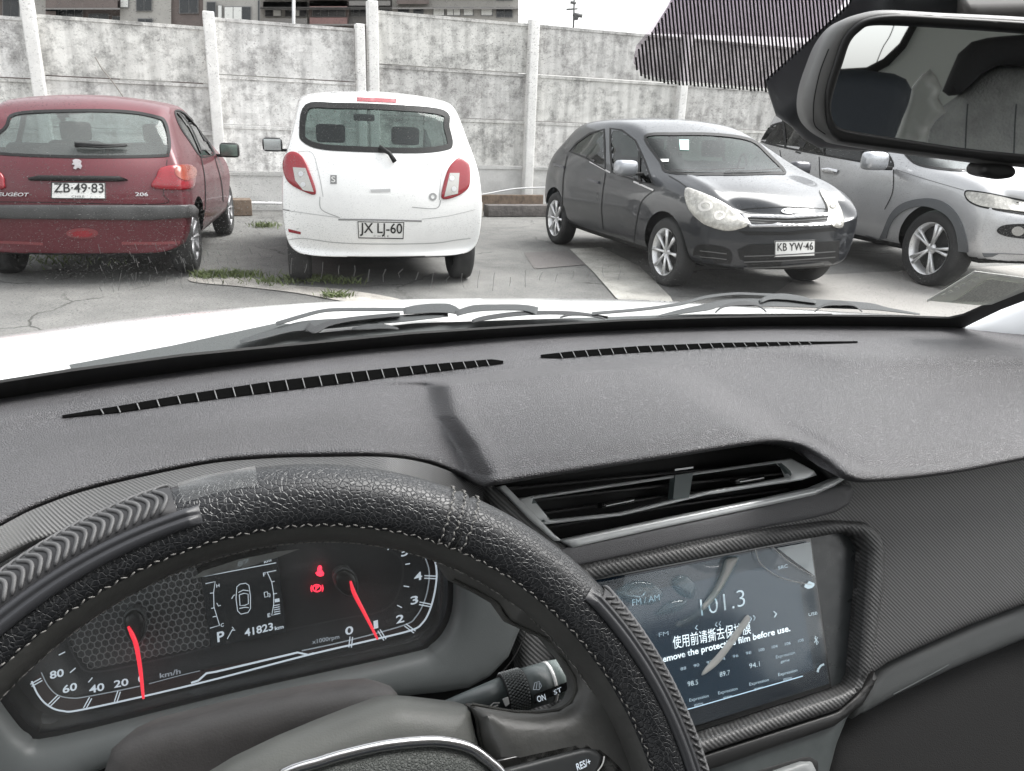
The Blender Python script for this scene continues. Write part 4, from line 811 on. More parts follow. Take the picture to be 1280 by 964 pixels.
flat('wiper_link', [(570, 392), (592, 386), (620, 384.5), (655, 385), (672, 389)], [7, 9, 8, 8, 10], wr, m=WG, h=1.038)
flat('wiper_blade', [(590, 402), (605, 398), (640, 393), (680, 391), (720, 392), (760, 397)], [4, 6, 6, 5, 5, 3], wr, m=WB)
flat('blade_clip', [(700, 397), (715, 393), (738, 394), (757, 399)], [2, 4, 4, 2], wr, m=WB, h=1.042)
flat('wiper_arm', [(740, 392), (800, 387), (850, 380), (880, 372), (915, 367.5), (945, 368), (985, 370)], [4, 4, 4, 4, 3.5, 3.5, 4], wr, h=1.045)
flat('wiper_head', [(950, 377), (962, 371.5), (980, 371), (1003, 374), (1020, 378)], [4, 7, 8, 7, 3], wr, h=1.045)
flat('wiper_blade', [(820, 396), (850, 390), (884, 384), (905, 379), (960, 378), (1030, 380), (1085, 383), (1110, 387), (1150, 393)], [2, 6, 9, 9, 11, 11, 9, 5, 2], wr, m=WG, h=1.04)
for a in ([(894, 391), (905, 383), (930, 379), (948, 382), (958, 390)], [(1018, 390), (1030, 382), (1050, 379), (1068, 382), (1078, 390)]): flat('blade_clip', a, [1.6, 3, 7, 3, 1.6], wr, m=WB, h=1.046)
MB().box(tuple(Gl(80, 461, 1.0)), (.012, .012, .012), None, .004).build('washer_nozzle', WG, own)

# ---- visor over the gauges, near-black sheet painting the shade behind everything
CAVE_SHADE = mat('cavity_shade_black', .006, .9)
def vis_z(px): return 1.100 if px < 480 else 1.100-.055*sstep(480, 606, px)
rows = []; xs = np.arange(-200, 606, 12.)
for s in np.linspace(0, 1, 8): rows.append([Gl(x, lip_y(x)+.5+(60-22*sstep(260, 0, x))*s, vis_z(x)-.003-.012*s) for x in xs])
rows.append([p+np.array([0, .02, -.012]) for p in rows[-1]])
V = [p for r in rows for p in r]; nx = len(xs); F = [(j*nx+i, (j+1)*nx+i, (j+1)*nx+i+1, j*nx+i+1) for j in range(len(rows)-1) for i in range(nx-1)]
mesh('gauge_visor', V, F, carbon('carbon_visor', .05, 330, .085, ('X', 'Y')), own, label='carbon-look visor strip over the gauges')
patch('cavity_shade', [(-350, 700), (0, 640), (300, 600), (600, 612), (900, 590), (1500, 570), (1500, 1300), (-350, 1300)], slope_plane(.66, 1.0, .1), CAVE_SHADE, own, 0, .01, step=200)
# ---- centre fascia
FP = slope_plane(.58, 1.0, .5)
vent_o = [(616, 606), (640, 603), (700, 592), (844, 571), (930, 558), (966, 553), (1003, 559), (1032, 577), (1052, 598), (1046, 608), (953, 632), (712, 684), (700, 678), (655, 640)]
disp_o = [(700, 732), (759, 718), (967, 679), (1046, 665), (1066, 671), (1075, 688), (1073, 716), (1062, 843), (1056, 855), (1040, 863), (880, 916), (800, 942), (700, 960)]
patch('centre_fascia', [(600, 590), (844, 556), (966, 540), (1010, 545), (1060, 584), (1100, 590), (1280, 562), (1500, 530), (1500, 690), (1280, 755), (1210, 782), (1148, 810), (1108, 829), (1088, 842), (1064, 885), (1030, 905), (880, 950), (780, 985), (660, 900), (640, 740)], FP, CARB, own, 0, .02, holes=[vent_o, disp_o], step=14, dome=.006, rad=16, label='dark carbon-look fascia around the touch screen')
# padded strip between vent and screen
patch('fascia_pad', [(690, 687), (712, 683), (953, 632), (1046, 607), (1058, 607), (1062, 616), (1056, 630), (1040, 640), (1010, 648), (860, 676), (740, 702), (690, 712)], FP, PADS, own, .006, .006, dome=.003, rad=8, step=10)
# ring round the screen
ring_o = [(690, 716), (740, 702), (948, 661), (1030, 650), (1070, 652), (1088, 664), (1095, 686), (1094, 731), (1079, 830), (1066, 858), (1040, 882), (883, 933), (800, 962), (690, 990)]
patch('screen_bezel', ring_o, FP, CARB2, own, .010, .02, holes=[disp_o], dome=.006, rad=9, step=8, label='carbon-look frame round the touch screen')
patch('fascia_edge', [(883, 936), (1040, 886), (1068, 862), (1086, 838), (1090, 846), (1070, 880), (1034, 906), (884, 958), (800, 990), (790, 965)], FP, mat('edge_black', .02, .4), own, .007, .02, dome=.004, rad=6, step=9)
# ---- centre air vent
av = bpy.data.objects.new('air_vent', None); C.objects.link(av); av.parent = own
patch('vent_box', [(600, 590), (966, 536), (1070, 590), (1060, 620), (705, 700), (640, 660)], FP, BLKM, av, -.028, .004, step=30)
TEAL = mat('vent_grey', (.12, .15, .15), .35); 
patch('vent_frame', [(645, 624), (700, 615), (844, 594), (978, 575), (992, 573), (1020, 588), (1024, 594), (1006, 600), (885, 619), (779, 645), (681, 656), (660, 640)], FP, SATIN, av, -.004, .008, holes=[[(668, 624), (844, 597.5), (978, 578.5), (985, 584), (990, 596), (885, 614.5), (779, 640.5), (690, 650)]], dome=.0015, rad=2, step=8)
patch('vent_cheek', [(647, 624.5), (667, 621.5), (690, 651), (675, 654)], FP, TEAL, av, -.003, .006, step=8); patch('vent_cheek', [(978, 578), (990, 575), (1018, 588), (1006, 596), (992, 597)], FP, TEAL, av, -.003, .006, step=8)
patch('vent_divider', [(845, 594), (867, 591), (862, 622), (842, 624)], FP, TEAL, av, -.001, .010, step=8); line_px('divider_notch', [(843, 587.5), (866, 584.5)], 2.2, FP, SATIN, av, .001)
for k, (ya, yb) in enumerate(((609, 576), (626, 589), (643, 600), (661, 610))): patch('slat', [(640+k*12, ya), (840, (ya+yb)/2-3), (1000, yb), (1002, yb+3), (840, (ya+yb)/2+1), (642+k*12, ya+4)], FP, mat('slat_black%d' % k, .035, .35), av, -.012-.002*k, .008, dome=.001, rad=2, step=12)
for (xa, ya, xb, yb) in ((752, 629, 792, 622), (919, 599, 954, 594)):
    patch('vent_tab', [(xa, ya), (xb, yb), (xb+1, yb+6), (xa, ya+6.5)], FP, BLKG, av, .001, .010, dome=.001, rad=2, step=5); line_px('tab_line', [(xa+4, ya+3.6), (xb-1, yb+3.4)], 1.2, FP, SATIN, av, .0028)
patch('chrome_strip', [(699, 675), (820, 650), (953, 623), (1012, 610), (1036, 600), (1046, 596), (1050, 599), (1036, 608), (1012, 619), (953, 632), (820, 660), (712, 684)], FP, SATIN, av, .008, .012, dome=.002, rad=4, step=7)
patch('chrome_strip', [(621, 609), (629, 607), (652, 630), (690, 668), (700, 676), (690, 676), (660, 650)], FP, SATIN, av, .006, .010, dome=.0015, rad=3, step=6)
# ---- touch screen
ts = bpy.data.objects.new('touch_screen', None); C.objects.link(ts); ts.parent = own; ts['label'] = 'glossy touch screen with a film still on it'
sb = .002
patch('screen_surround', disp_o, FP, mat('surround_grey', (.045, .05, .052), .3, var=(60, .15)), ts, -.006, .006, step=20)
patch('panel_body', [(700, 729), (1016, 668), (1043, 861), (880, 913), (700, 965)], FP, BLKG, ts, -.004, .004, step=20)
def em(name, c, s): return mat(name, c, .12, emit=(c, s), coat=.3)
patch('display', [(700, 735), (1010, 676), (1038, 855), (880, 905), (700, 957)], FP, em('lcd_navy', (.003, .006, .010), .3), ts, -.002, .002, step=20)
patch('display_panel', [(700, 762), (960, 708), (1000, 730), (1018, 838), (865, 884), (700, 930)], FP, em('lcd_blue', (.005, .016, .028), .32), ts, -.0008, .001, step=20)
line_px('display_line', [(760, 912), (865, 885), (1003, 845)], 1.2, FP, em('lcd_line', (.25, .32, .38), 1), ts, .0006)
TX = em('lcd_text', (.55, .60, .62), .7); TXD = em('lcd_text_dim', (.22, .27, .30), .7); TXM = em('lcd_text_mid', (.28, .33, .35), .7)
up_s = (-.10, -1)
T = lambda s, p0, p1, h, m, b=0., **k: text_px('lettering', s, p0, p1, h, FP, m, ts, .0012, up=up_s, bold=b, **k)
T('101.3', (876, 770), (931, 757), 21, TXM, -.012); T('FM / AM', (790, 757), (824, 750), 7.5, TXD)
T('使用前请撕去保护膜', (841, 810), (938, 790.5), 12, TX, .0); T('Remove the protective film before use.', (822, 829), (987, 788.5), 7.6, TX, .018)
T('FM', (823, 796), (835, 793.5), 5, TXD)
for i, s in enumerate(('88', '90', '92', '94', '96', '98', '100', '104', '106', '108')): T(s, (850+i*16.3, 838-i*3.9), (857+i*16.3, 836.3-i*3.9), 3.6, TXD)
for s, x, y in (('98.5', 859, 858), ('89.7', 899, 846), ('94.1', 936, 835.5)): T(s, (x, y), (x+13, y-3), 6, TXM)
for x, y in ((861, 877), (897, 868), (936, 857), (969, 823), (972, 845)): T('Expression', (x, y), (x+24, y-6), 3.8, TXD); T('game', (x+6, y+5.5), (x+17, y+3), 3.4, TXD)
T('›', (966, 772), (971, 771), 12, TXM); T('››', (936, 777), (944, 775), 10, TXD); T('‹', (868, 788), (872, 787), 9, TXD); T('‹‹', (893, 784), (901, 782), 9, TXD)
T('USB', (1010, 770), (1021, 768), 3.8, TXM); T('SRC', (972, 712), (984, 709), 4, TXD)
WH_ = TXM
patch('cloud_icon', [(1005, 734), (1006, 730), (1009, 729), (1011, 726.5), (1014, 728), (1017, 729), (1017, 732), (1014, 735), (1009, 736)], FP, WH_, ts, .0012, .001, step=3); 
many_lines('bluetooth_icon', [[(1017, 797), (1022, 803), (1020, 806), (1018, 795), (1021, 797), (1017, 803)]], .9, FP, WH_, ts, .0012); many_lines('phone_icon', [[(1021, 840), (1022, 836), (1025, 832), (1029, 830)]], 2.6, FP, WH_, ts, .0012)
FILM_GLARE = glass('film_bubble_glare', (.80, .86, .88), .9, .08, dust_haze=(40, .18, .05)); GLAREW = glass('film_glare', (.7, .7, .68), 1.5, .15, dust_haze=(25, .35, .50))  # second material is milky white painted as screen glare
def bub_glare(poly, m=FILM_GLARE, off=.0016, dome=.0022, rad=7, nm='film_bubble_glare'): return patch(nm, poly, FP, m, ts, off, .0003, sm=True, dome=dome, rad=rad, step=4)  # raised film bubbles, and the painted glare streaks
patch('protective_film', [(700, 737), (1012, 677), (1036, 854), (880, 903), (700, 955)], FP, glass('protective_film', (.92, .95, .97), .7, .12, dust_haze=(6, .03, .022)), ts, .0014, .0002, step=30, label='loose clear protective film with bubbles')
bub_glare([(905, 698), (923, 696), (918, 712), (902, 740), (880, 768), (856, 783), (845, 784), (846, 777), (868, 765), (886, 740), (898, 716)])  # pale sheet in the shape of a reflection streak
bub_glare([(906, 699), (921, 697), (914, 713), (897, 742), (879, 762), (876, 757), (890, 738), (901, 714)], GLAREW, .002)  # whiter core of that painted reflection
bub_glare([(932, 769), (936, 775), (925, 792), (900, 826), (884, 840), (876, 844), (880, 835), (900, 812), (920, 785)], GLAREW)  # lower reflection streak, painted milky white
bub_glare([(770, 738), (790, 727), (812, 728), (827, 740), (822, 752), (800, 756), (780, 750)]); bub_glare([(842, 722), (856, 719), (868, 732), (864, 748), (850, 744), (840, 732)]); bub_glare([(818, 768), (835, 752), (858, 750), (850, 762), (830, 768)])
many_lines('film_edge_glare', [crom([(943, 687), (950, 705), (975, 722), (1013, 731)], 8), crom([(965, 684), (985, 702), (1015, 720)], 8)], 1.3, FP, GLAREW, ts, .0018)
patch('glare_corner', [(970, 685), (1012, 677.5), (1017.5, 720), (995, 704)], FP, mat('glare_white', (.62, .68, .70), .35), ts, .0016, .0004, step=8)  # white sheet painted as the window's reflection in the corner
# ---- lower right: ledge, glove area, console
LP = slope_plane(.60, .95, .15)
patch('lower_ledge', [(1086, 842), (1110, 829), (1148, 811), (1210, 783), (1282, 755), (1500, 680), (1500, 740), (1282, 800), (1190, 838), (1118, 872), (1068, 900)], slope_plane(.60, 1.0, .5), GREYL, own, -.004, .03, dome=.008, rad=14, step=12)
patch('glove_box', [(1040, 900), (1118, 862), (1190, 828), (1282, 790), (1560, 680), (1560, 1300), (980, 1300)], slope_plane(.64, 1.0, .5), mat('dark_fabric', .016, .8, bump=('noise', 700, .5, .001)), own, 0, .03, dome=.01, rad=40, step=30)
line_px('ledge_line', crom([(1113, 867), (1140, 853), (1168, 838), (1182, 830)], 5), 1.6, slope_plane(.60, 1.0, .5), GREYP, own, .004)
patch('console_face', [(780, 990), (884, 948), (960, 925), (1046, 893), (1062, 884), (1080, 872), (1060, 900), (1048, 930), (1036, 975), (1036, 1060), (780, 1060)], FP, mat('console_grey', (.075, .085, .085), .5, var=(30, .2)), own, -.004, .02, dome=.008, rad=18, step=10)
patch('console_recess', [(880, 985), (940, 962), (1000, 944), (1020, 942), (1020, 1060), (880, 1060)], FP, BLKM, own, .003, .006, step=14, dome=.002, rad=5, sm=False)
patch('console_button', [(915, 980), (960, 962), (995, 950), (1008, 950), (1014, 962), (1014, 1040), (920, 1040)], FP, mat('button_grey', (.22, .23, .23), .45), own, .008, .012, dome=.004, rad=9, step=8)
# ---- instrument cluster
KP = slope_plane(.56, 1.0, .3)
ic = bpy.data.objects.new('instrument_cluster', None); C.objects.link(ic); ic.parent = own; ic['label'] = 'instrument cluster with two red needles and a small display'
open_ = [(556, 700), (557, 745), (548, 775), (530, 795), (500, 806), (300, 850), (80, 903), (45, 900), (25, 880), (5, 850), (-20, 800), (-40, 720), (60, 640), (300, 600), (520, 640), (548, 665)]
open_ = [tuple(p) for p in crom(open_, 4, True)]
patch('cluster_housing', [(-140, 900), (-140, 700), (0, 640), (300, 585), (560, 630), (610, 700), (640, 754), (638, 774), (624, 808), (601, 832), (575, 846), (545, 851), (450, 860), (350, 880), (250, 905), (170, 927), (125, 945), (100, 966), (85, 1040), (-140, 1040)], KP, GREYP, ic, .022, .03, holes=[open_], dome=.014, rad=26, step=9, label='satin grey surround of the gauges')
patch('cluster_wall', [(p[0]+(3 if p[0] > 250 else -3), p[1]+2) for p in open_], KP, mat('wall_black', .02, .5), ic, .022, .028, holes=[[(300+(p[0]-300)*.975, 750+(p[1]-750)*.955) for p in open_]], step=14)
line_px('housing_seam', crom([(640, 756), (637, 776), (622, 806), (598, 831), (565, 848)], 6), 1.4, KP, BLKM, ic, .0368)
FACE = mat('gauge_face', (.055, .057, .061), .55, bump=('noise', 1500, .5, .0005), var=(500, .12))
patch('gauge_face', [(p[0], p[1]) for p in open_], KP, FACE, ic, -.004, .004, step=30)
patch('gauge_shelf', [(25, 878), (45, 893), (78, 898), (300, 846), (380, 828), (500, 800), (530, 788), (546, 770), (548, 700), (560, 700), (562, 760), (540, 800), (60, 915), (10, 880)], KP, mat('shelf_grey', (.04, .042, .045), .5), ic, .002, .01, dome=.006, rad=7, step=8)
hexp = np.array([(84, 796), (98, 822), (118, 838), (190, 822), (264, 806), (254, 724), (246, 712), (210, 700), (90, 770)], float)
HX = em('hex_line', (.19, .195, .20), .10); segs = []; ph = R(-11); a_ = 5.3
for i in range(-14, 16):
    for j in range(-12, 14):
        cx_ = 170+(i*a_*1.732+(j % 2)*a_*.866)*math.cos(ph)-(j*a_*1.5)*math.sin(ph)*1; cy_ = 765+(i*a_*1.732+(j % 2)*a_*.866)*math.sin(ph)+(j*a_*1.5)*math.cos(ph)
        if inside([(cx_, cy_)], hexp)[0]:
            segs.append([(cx_+a_*.93*math.cos(ph+math.pi/6+k*math.pi/3), cy_+a_*.93*math.sin(ph+math.pi/6+k*math.pi/3)) for k in range(7)])
patch('hex_panel', hexp, KP, mat('hex_panel', (.085, .088, .09), .45), ic, -.0025, .001, step=20)
many_lines('hex_pattern', segs, .9, KP, HX, ic, -.0018, kind='stuff')
INKW = em('gauge_ink', (.42, .47, .52), .42); INKD = em('gauge_ink_dim', (.24, .27, .30), .3); RDE = em('needle_red', (.70, .03, .05), .55); REDI = em('warning_red', (.85, .03, .06), 1.1)
outl = crom([(40, 851), (48, 868), (60, 881), (78, 888), (108, 885.5), (243, 855), (378, 820), (450, 803), (512, 788), (528, 778), (537, 762), (543, 740), (545.5, 718), (543, 700), (536, 690)], 6)
inn = crom([(52, 840), (60, 856), (72, 868), (90, 872), (110, 870), (175, 857), (250, 838), (377, 813), (440, 799), (505, 781), (520, 770), (529, 754), (534.5, 735), (536, 713), (530, 694)], 6)
mesh('scale_band', [KP(p[0], p[1], .0004) for q in zip(outl, inn[:len(outl)]) for p in q], [(2*i, 2*i+1, 2*i+3, 2*i+2) for i in range(min(len(outl), len(inn))-1)], mat('scale_brown', (.045, .028, .028), .5), ic, False)
line_px('scale_line', outl, 2.2, KP, INKW, ic, .001); line_px('scale_line', [p for p in inn if p[0] < 180], 1.4, KP, INKD, ic, .001); line_px('scale_line', [p for p in inn if p[0] > 376], 1.6, KP, INKD, ic, .001); line_px('scale_line', [p for p in inn if 180 < p[0] < 252], 1., KP, INKD, ic, .001)
line_px('scale_line', [(239, 853), (248, 850), (258, 841), (270, 839), (372, 815), (385, 818), (392, 816)], 2.4, KP, INKW, ic, .0013); patch('scale_bar', [(252, 848), (262, 843), (370, 819), (377, 820), (360, 825), (262, 849)], KP, mat('bar_black', .01, .4), ic, .0009, .0003, step=12)
NM = lambda s, p0, p1, h, m=INKW, b=.02, **k: text_px('lettering', s, p0, p1, h, KP, m, ic, .0014, up=(-.06, -1), bold=b, **k)
for s, p0, p1, h in (('20', (143, 859), (161, 855.5), 8.5), ('40', (112, 866), (131, 861.5), 9), ('60', (79, 866), (97, 861), 9), ('80', (63, 848), (80.5, 844), 9), ('0', (173, 852), (179, 851), 7.5), ('0', (431.5, 793.5), (441.5, 791), 9.5), ('1', (467, 785.5), (472.5, 784), 9.5), ('2', (495, 779), (505, 776.5), 9.5), ('3', (513, 755.5), (522.5, 753), 9.5), ('4', (517.5, 726), (527.5, 723.5), 9.5), ('5', (501, 695.5), (510, 693), 9.5)): NM(s, p0, p1, h)
NM('km/h', (200, 847), (226, 841), 6, INKD); NM('x1000rpm', (390, 804.5), (424, 797.5), 5, INKD)
tk = []
for (x, y, ux, uy) in ((46, 852, 9, -5), (68, 875, 8, -8), (110, 878, 5, -9), (147, 870, 3, -9), (438, 802, 1, -9), (477, 793, -5, -8), (512, 785, -8, -6), (531, 755, -10, -2), (538, 721, -11, -.5)):
    n = np.array([uy, -ux], float); n /= np.linalg.norm(n)
    for s in (-1.6, 1.6): tk.append([(x+ux*.75+n[0]*s, y+uy*.75+n[1]*s), (x-ux*.75+n[0]*s, y-uy*.75+n[1]*s)])
for a, b in (((74, 818), (82, 814)), ((88, 840), (95, 834)), ((111, 852), (116, 846)), ((484, 687), (488, 683)), ((506, 705), (512, 704)), ((504, 732), (511, 733)), ((496, 756), (502, 759))): tk.append([a, b])
for a in tk: line_px('scale_tick', a, 1.3, KP, INKW, ic, .0016)
line_px('gauge_groove', crom([(84, 800), (96, 826), (118, 840), (200, 824), (300, 800), (420, 775), (470, 766), (490, 755), (500, 735), (504, 712), (498, 695), (480, 686)], 6), 2.2, KP, mat('groove', (.075, .078, .082), .4), ic, .0002)
def needle(cap, pts, ws_, nm='needle'):
    c = crom(cap, 5, True); q = patch('needle_cap', cap, KP, mat('cap_black', .035, .3), ic, .010, .012, sm=True, dome=.003, rad=7, step=4)
    cc = np.mean(c, 0); patch('cap_rim', [tuple(cc+(p-cc)*1.12) for p in c], KP, mat('cap_rim', (.16, .165, .17), .25), ic, .008, .009, dome=.0015, rad=2, step=4, holes=[[tuple(cc+(p-cc)*.93) for p in c]])
    P = [np.array(p, float) for p in crom(pts, 5)]; w_ = np.interp(np.linspace(0, 1, len(P)), np.linspace(0, 1, len(ws_)), ws_); up = []; dn = []
    for i, p in enumerate(P):
        t = P[min(i+1, len(P)-1)]-P[max(i-1, 0)]; t /= np.linalg.norm(t); n = np.array([t[1], -t[0]])*w_[i]/2; up.append(p+n); dn.append(p-n)
    patch(nm, up+dn[::-1], KP, RDE, ic, .0145, .002, step=4, dome=.001, rad=2)
needle([(168, 758), (178, 761), (183, 772), (182, 786), (177, 797), (170, 800), (163, 793), (158, 780), (158, 766)], [(163, 776), (168, 786), (173, 800), (178, 830), (181.5, 864)], [2.5, 5.5, 5.5, 4.8, 3.0])
needle([(427, 708), (438, 712), (444, 722), (444, 736), (436, 741), (426, 737), (418, 727), (417, 715)], [(435, 721), (438, 732), (443, 743), (455, 766), (468, 792)], [2.5, 5, 5.2, 4.2, 2.6])
lc = patch('lcd_display', [(251, 722), (346, 690), (358, 790), (264, 809)], KP, mat('lcd_black', .004, .25, emit=((.01, .011, .012), .5)), ic, .0008, .003, step=20)
patch('lcd_top', [(250, 718), (246, 712), (262, 700), (345, 672), (346, 690)], KP, mat('lcd_black2', .004, .25), ic, .0006, .003, step=20)
LT = lambda s, p0, p1, h, m=INKW, b=.02: text_px('lettering', s, p0, p1, h, KP, m, lc, .0016, up=(-.08, -1), bold=b)
LT('41823', (306, 795), (341.5, 786.5), 9); LT('km', (343.5, 787), (354.5, 784.5), 4.4); LT('87', (297, 708), (312, 703.5), 6); LT('km', (330, 703.5), (339, 701), 4.4); LT('P', (272, 802), (281, 799.5), 12); LT('H', (270.5, 734), (274.5, 733), 4); LT('C', (276, 783), (280, 782), 4); LT('F', (329, 720), (332.5, 719), 4.5); LT('E', (334.5, 771), (338, 770), 4.5)
L = [[(254.6, 720), (345, 703)], [(257, 729), (269, 726.5), (267, 740), (267.5, 758), (274.5, 781), (262.5, 784.5)], [(262.5, 741), (266.5, 740.5)], [(264, 760), (268, 759)], [(266, 770.5), (270.5, 769.5)], [(271, 753), (273, 757), (276, 756)], [(333, 715), (345, 712.5)], [(334, 715), (339.5, 727), (342, 742), (342, 755), (339.5, 768.5), (350, 766)], [(339, 727), (343, 726)], [(341, 742), (346, 741)],
     [(284, 798), (290, 787), (292, 785), (290, 783)], [(290, 787), (294, 787)], [(289.5, 748), (292, 743.5), (294, 743)]]
L += [[(330, 740), (331, 746), (335, 745), (334, 739), (330, 740)], [(335, 741), (337.5, 742), (337, 746)]]
for k in range(5): L.append([(342+k*.1, 756.5+k*2.7), (349.5+k*.2, 755+k*2.7)])
L.append([(296, 733), (300, 729.5), (307, 728.5), (311, 731), (313, 745), (313, 760), (310, 765), (301, 767), (297, 763), (295, 748), (296, 733)]); L.append([(298, 740), (304, 737), (311, 738)]); L.append([(299, 743), (305, 741), (310, 742), (310.5, 754), (306, 756), (300, 756.5), (299, 743)]); L.append([(299, 760), (306, 758.5), (311, 759)])
for s in L: line_px('display_mark', s, 1., KP, INKW, lc, .0016)
patch('display_mark', [(343, 748.5), (349, 747.3), (349.5, 751.5), (343.5, 752.5)], KP, INKW, lc, .0016, .0004, step=5)
patch('gauge_lens', open_, KP, glass('gauge_lens', (.96, .97, .97), .5, .06, dust_haze=(300, .12, .028)), ic, .0185, .0006, step=60, label='clear lens over the gauges, pale haze mixed into it')  # pale haze put into the lens colour to lighten the gauges
patch('lcd_glare', [(240, 717), (262, 713), (310, 702), (345, 691), (372, 681), (345, 684), (300, 693), (255, 707)], KP, glass('lens_glare', (.6, .62, .62), 1, .2, dust_haze=(50, .1, .28)), ic, .016, .0005, step=8)  # pale sheet painted in the shape of the lens glare
patch('warning_light', [(396, 719), (394, 716), (396.5, 714), (396.5, 710.5), (398, 707), (401, 706.5), (402.5, 709), (402, 712), (405, 716), (404, 719.5), (400, 720.5)], KP, REDI, ic, .001, .0004, step=4)
wl2 = patch('warning_light', [(396+6*math.cos(a), 735+5*math.sin(a)) for a in np.linspace(0, 5.9, 16)], KP, REDI, ic, .001, .0004, step=4, holes=[[(396+4.4*math.cos(a), 735+3.6*math.sin(a)) for a in np.linspace(0, 5.9, 12)]])
text_px('lettering', 'P', (394, 737.5), (398.3, 736.7), 5, KP, REDI, wl2, .0015, bold=.03); many_lines('lamp_arc', [[(389.5, 731), (388.5, 735), (389.5, 739.5)], [(402.5, 730.5), (403.6, 735), (402.5, 739)]], 1.3, KP, REDI, wl2, .0014)

# ---- column shroud, stalk
WC = np.array([.0149, .2527, .9988]); TAU = .615; WRad = .1824
wn = np.array([0, -math.cos(TAU), math.sin(TAU)]); we1 = np.array([1., 0, 0]); we2 = np.cross(wn, we1)
WP_ = Plane(WC, wn)
def wpl(off0): return lambda px, py, off=0.: WP_(px, py, off+off0)
patch('column_shroud', [(104, 966), (122, 950), (160, 932), (250, 909), (330, 890), (400, 876), (460, 867), (500, 864.5), (520, 869), (530, 880), (560, 1000), (400, 1100), (60, 1100)], wpl(-.075), mat('shroud_grey', (.050, .047, .046), .6, bump=('noise', 900, .4, .0005), var=(60, .2)), own, 0, .05, dome=.016, rad=40, step=10)
sk = bpy.data.objects.new('wiper_stalk', None); C.objects.link(sk); sk.parent = own
SP = wpl(-.045)
def sc(px, py): return SP(px, py)
STK = mat('stalk_plastic', (.085, .10, .10), .4); a_, b_ = np.array([575., 903.]), np.array([742., 853.])
def sa(t): return SP(*(a_+(b_-a_)*t))
def seg(name, t0, t1, r0_, r1_, m, n=28): return MB().tube([sa(t0), sa(t0+.001), sa((t0+t1)/2), sa(t1-.001), sa(t1)], [r0_*.93, r0_, (r0_+r1_)/2, r1_, r1_*.93], n).build(name, m, sk)
seg('stalk_arm', -.1, .52, .0045, .0098, STK); seg('knurled_ring', .52, .69, .0112, .0114, BLKM); seg('stalk_barrel', .69, .88, .0112, .0112, STK); seg('stalk_ring', .88, .905, .0114, .0114, WHITEP); seg('stalk_tip', .905, 1.02, .0112, .0105, mat('tip_grey', (.22, .26, .25), .4))
# knurl: small teeth round the ring
ax_ = sa(1)-sa(0); ax_ /= np.linalg.norm(ax_); p1_ = np.cross(ax_, wn); p1_ /= np.linalg.norm(p1_); p2_ = np.cross(ax_, p1_); mb = MB()
for i in range(40):
    for j in range(8):
        an = i*2*math.pi/40+(j % 2)*.078; c_ = sa(.535+.02*j)+(math.cos(an)*p1_+math.sin(an)*p2_)*.0114
        u_ = math.cos(an)*p1_+math.sin(an)*p2_; t_ = np.cross(ax_, u_)
        b = [c_+ax_*s1*.0007+t_*s2*.0006 for s1, s2 in ((-1, -1), (1, -1), (1, 1), (-1, 1))]+[c_+u_*.0009]
        mb.add(b, [(0, 1, 4), (1, 2, 4), (2, 3, 4), (3, 0, 4)])
mb.build('knurl_teeth', mat('teeth_grey', (.14, .15, .15), .4), sk, False, kind='stuff')
SPT = wpl(-.0325)
patch('switch_label', [(694, 874), (737, 857), (738, 868), (695, 886)], SPT, BLKG, sk, .0005, .001, step=8)
text_px('lettering', 'ON', (698, 884), (709, 880.5), 8, SPT, INKW, sk, .0016, up=(-.25, -1), bold=.01); text_px('lettering', 'ST', (720, 874), (730, 869), 6, SPT, INKW, sk, .0016, up=(-.25, -1))
many_lines('wiper_mark', [[(692, 867), (694, 858), (700, 856), (703, 862), (700, 867), (692, 867)], [(696, 866), (697, 858)], [(700, 865), (700, 858)]], .9, SPT, INKD, sk, .0012)
patch('ring_mark', [(652, 880), (659, 877), (661, 886), (656, 890)], SPT, PLATE, sk, .001, .001, step=5); many_lines('wiper_mark', [[(635, 890), (640, 885), (648, 885)], [(640, 890), (646, 888)]], 1.6, SPT, PLATE, sk, .0005)

# ---- steering wheel
sw = bpy.data.objects.new('steering_wheel', None); C.objects.link(sw); sw.parent = own; sw['label'] = 'steering wheel in a black grained leather cover with rubber grip pads'
LEA = creased(mat('black_leather', (.017, .018, .020), .35, bump=('grain', 420, .55, .0004)), (.014, .015, .017), (.026, .027, .029), 0, .06); LSM = mat('smooth_leather', (.062, .062, .059), .42, bump=('noise', 260, .25, .0012), var=(30, .2)); THR = mat('thread', (.19, .185, .175), .8)
def WT_(th, ph, r, R_=WRad):
    rad = math.cos(th)*we1+math.sin(th)*we2; return WC+rad*(R_+r*math.cos(ph))+wn*(r*math.sin(ph))
def torus(name, th0, th1, ph0, ph1, rf, m, nt_=240, np_=40, closed=False, **k):
    V = []; T_ = np.linspace(th0, th1, nt_+1)[:nt_ if closed else nt_+1]; Pp = np.linspace(ph0, ph1, np_+1)
    for t in T_:
        for p in Pp: V.append(WT_(t, p, rf(t, p) if callable(rf) else rf))
    L = len(T_); n = np_+1
    F = [(i*n+j, ((i+1) % L)*n+j, ((i+1) % L)*n+j+1, i*n+j+1) for i in range(L if closed else L-1) for j in range(np_)]
    return mesh(name, V, F, m, sw, **k)
torus('rim', 0, 2*math.pi, R(100), R(300), .0182, LSM, 260, 30, True)
torus('rim_cover', 0, 2*math.pi, R(-72), R(133), lambda t, p: .0199+.0004*math.sin(5*t)+.0006*math.exp(-((t-R(61))/.010)**2)-.0014*math.exp(-((p-R(133))/.10)**2)-.0016*(math.exp(-((t-R(60.0))/.004)**2)+math.exp(-((t-R(62.3))/.004)**2)), LEA, 720, 44, True, label='black pebbled leather rim cover')
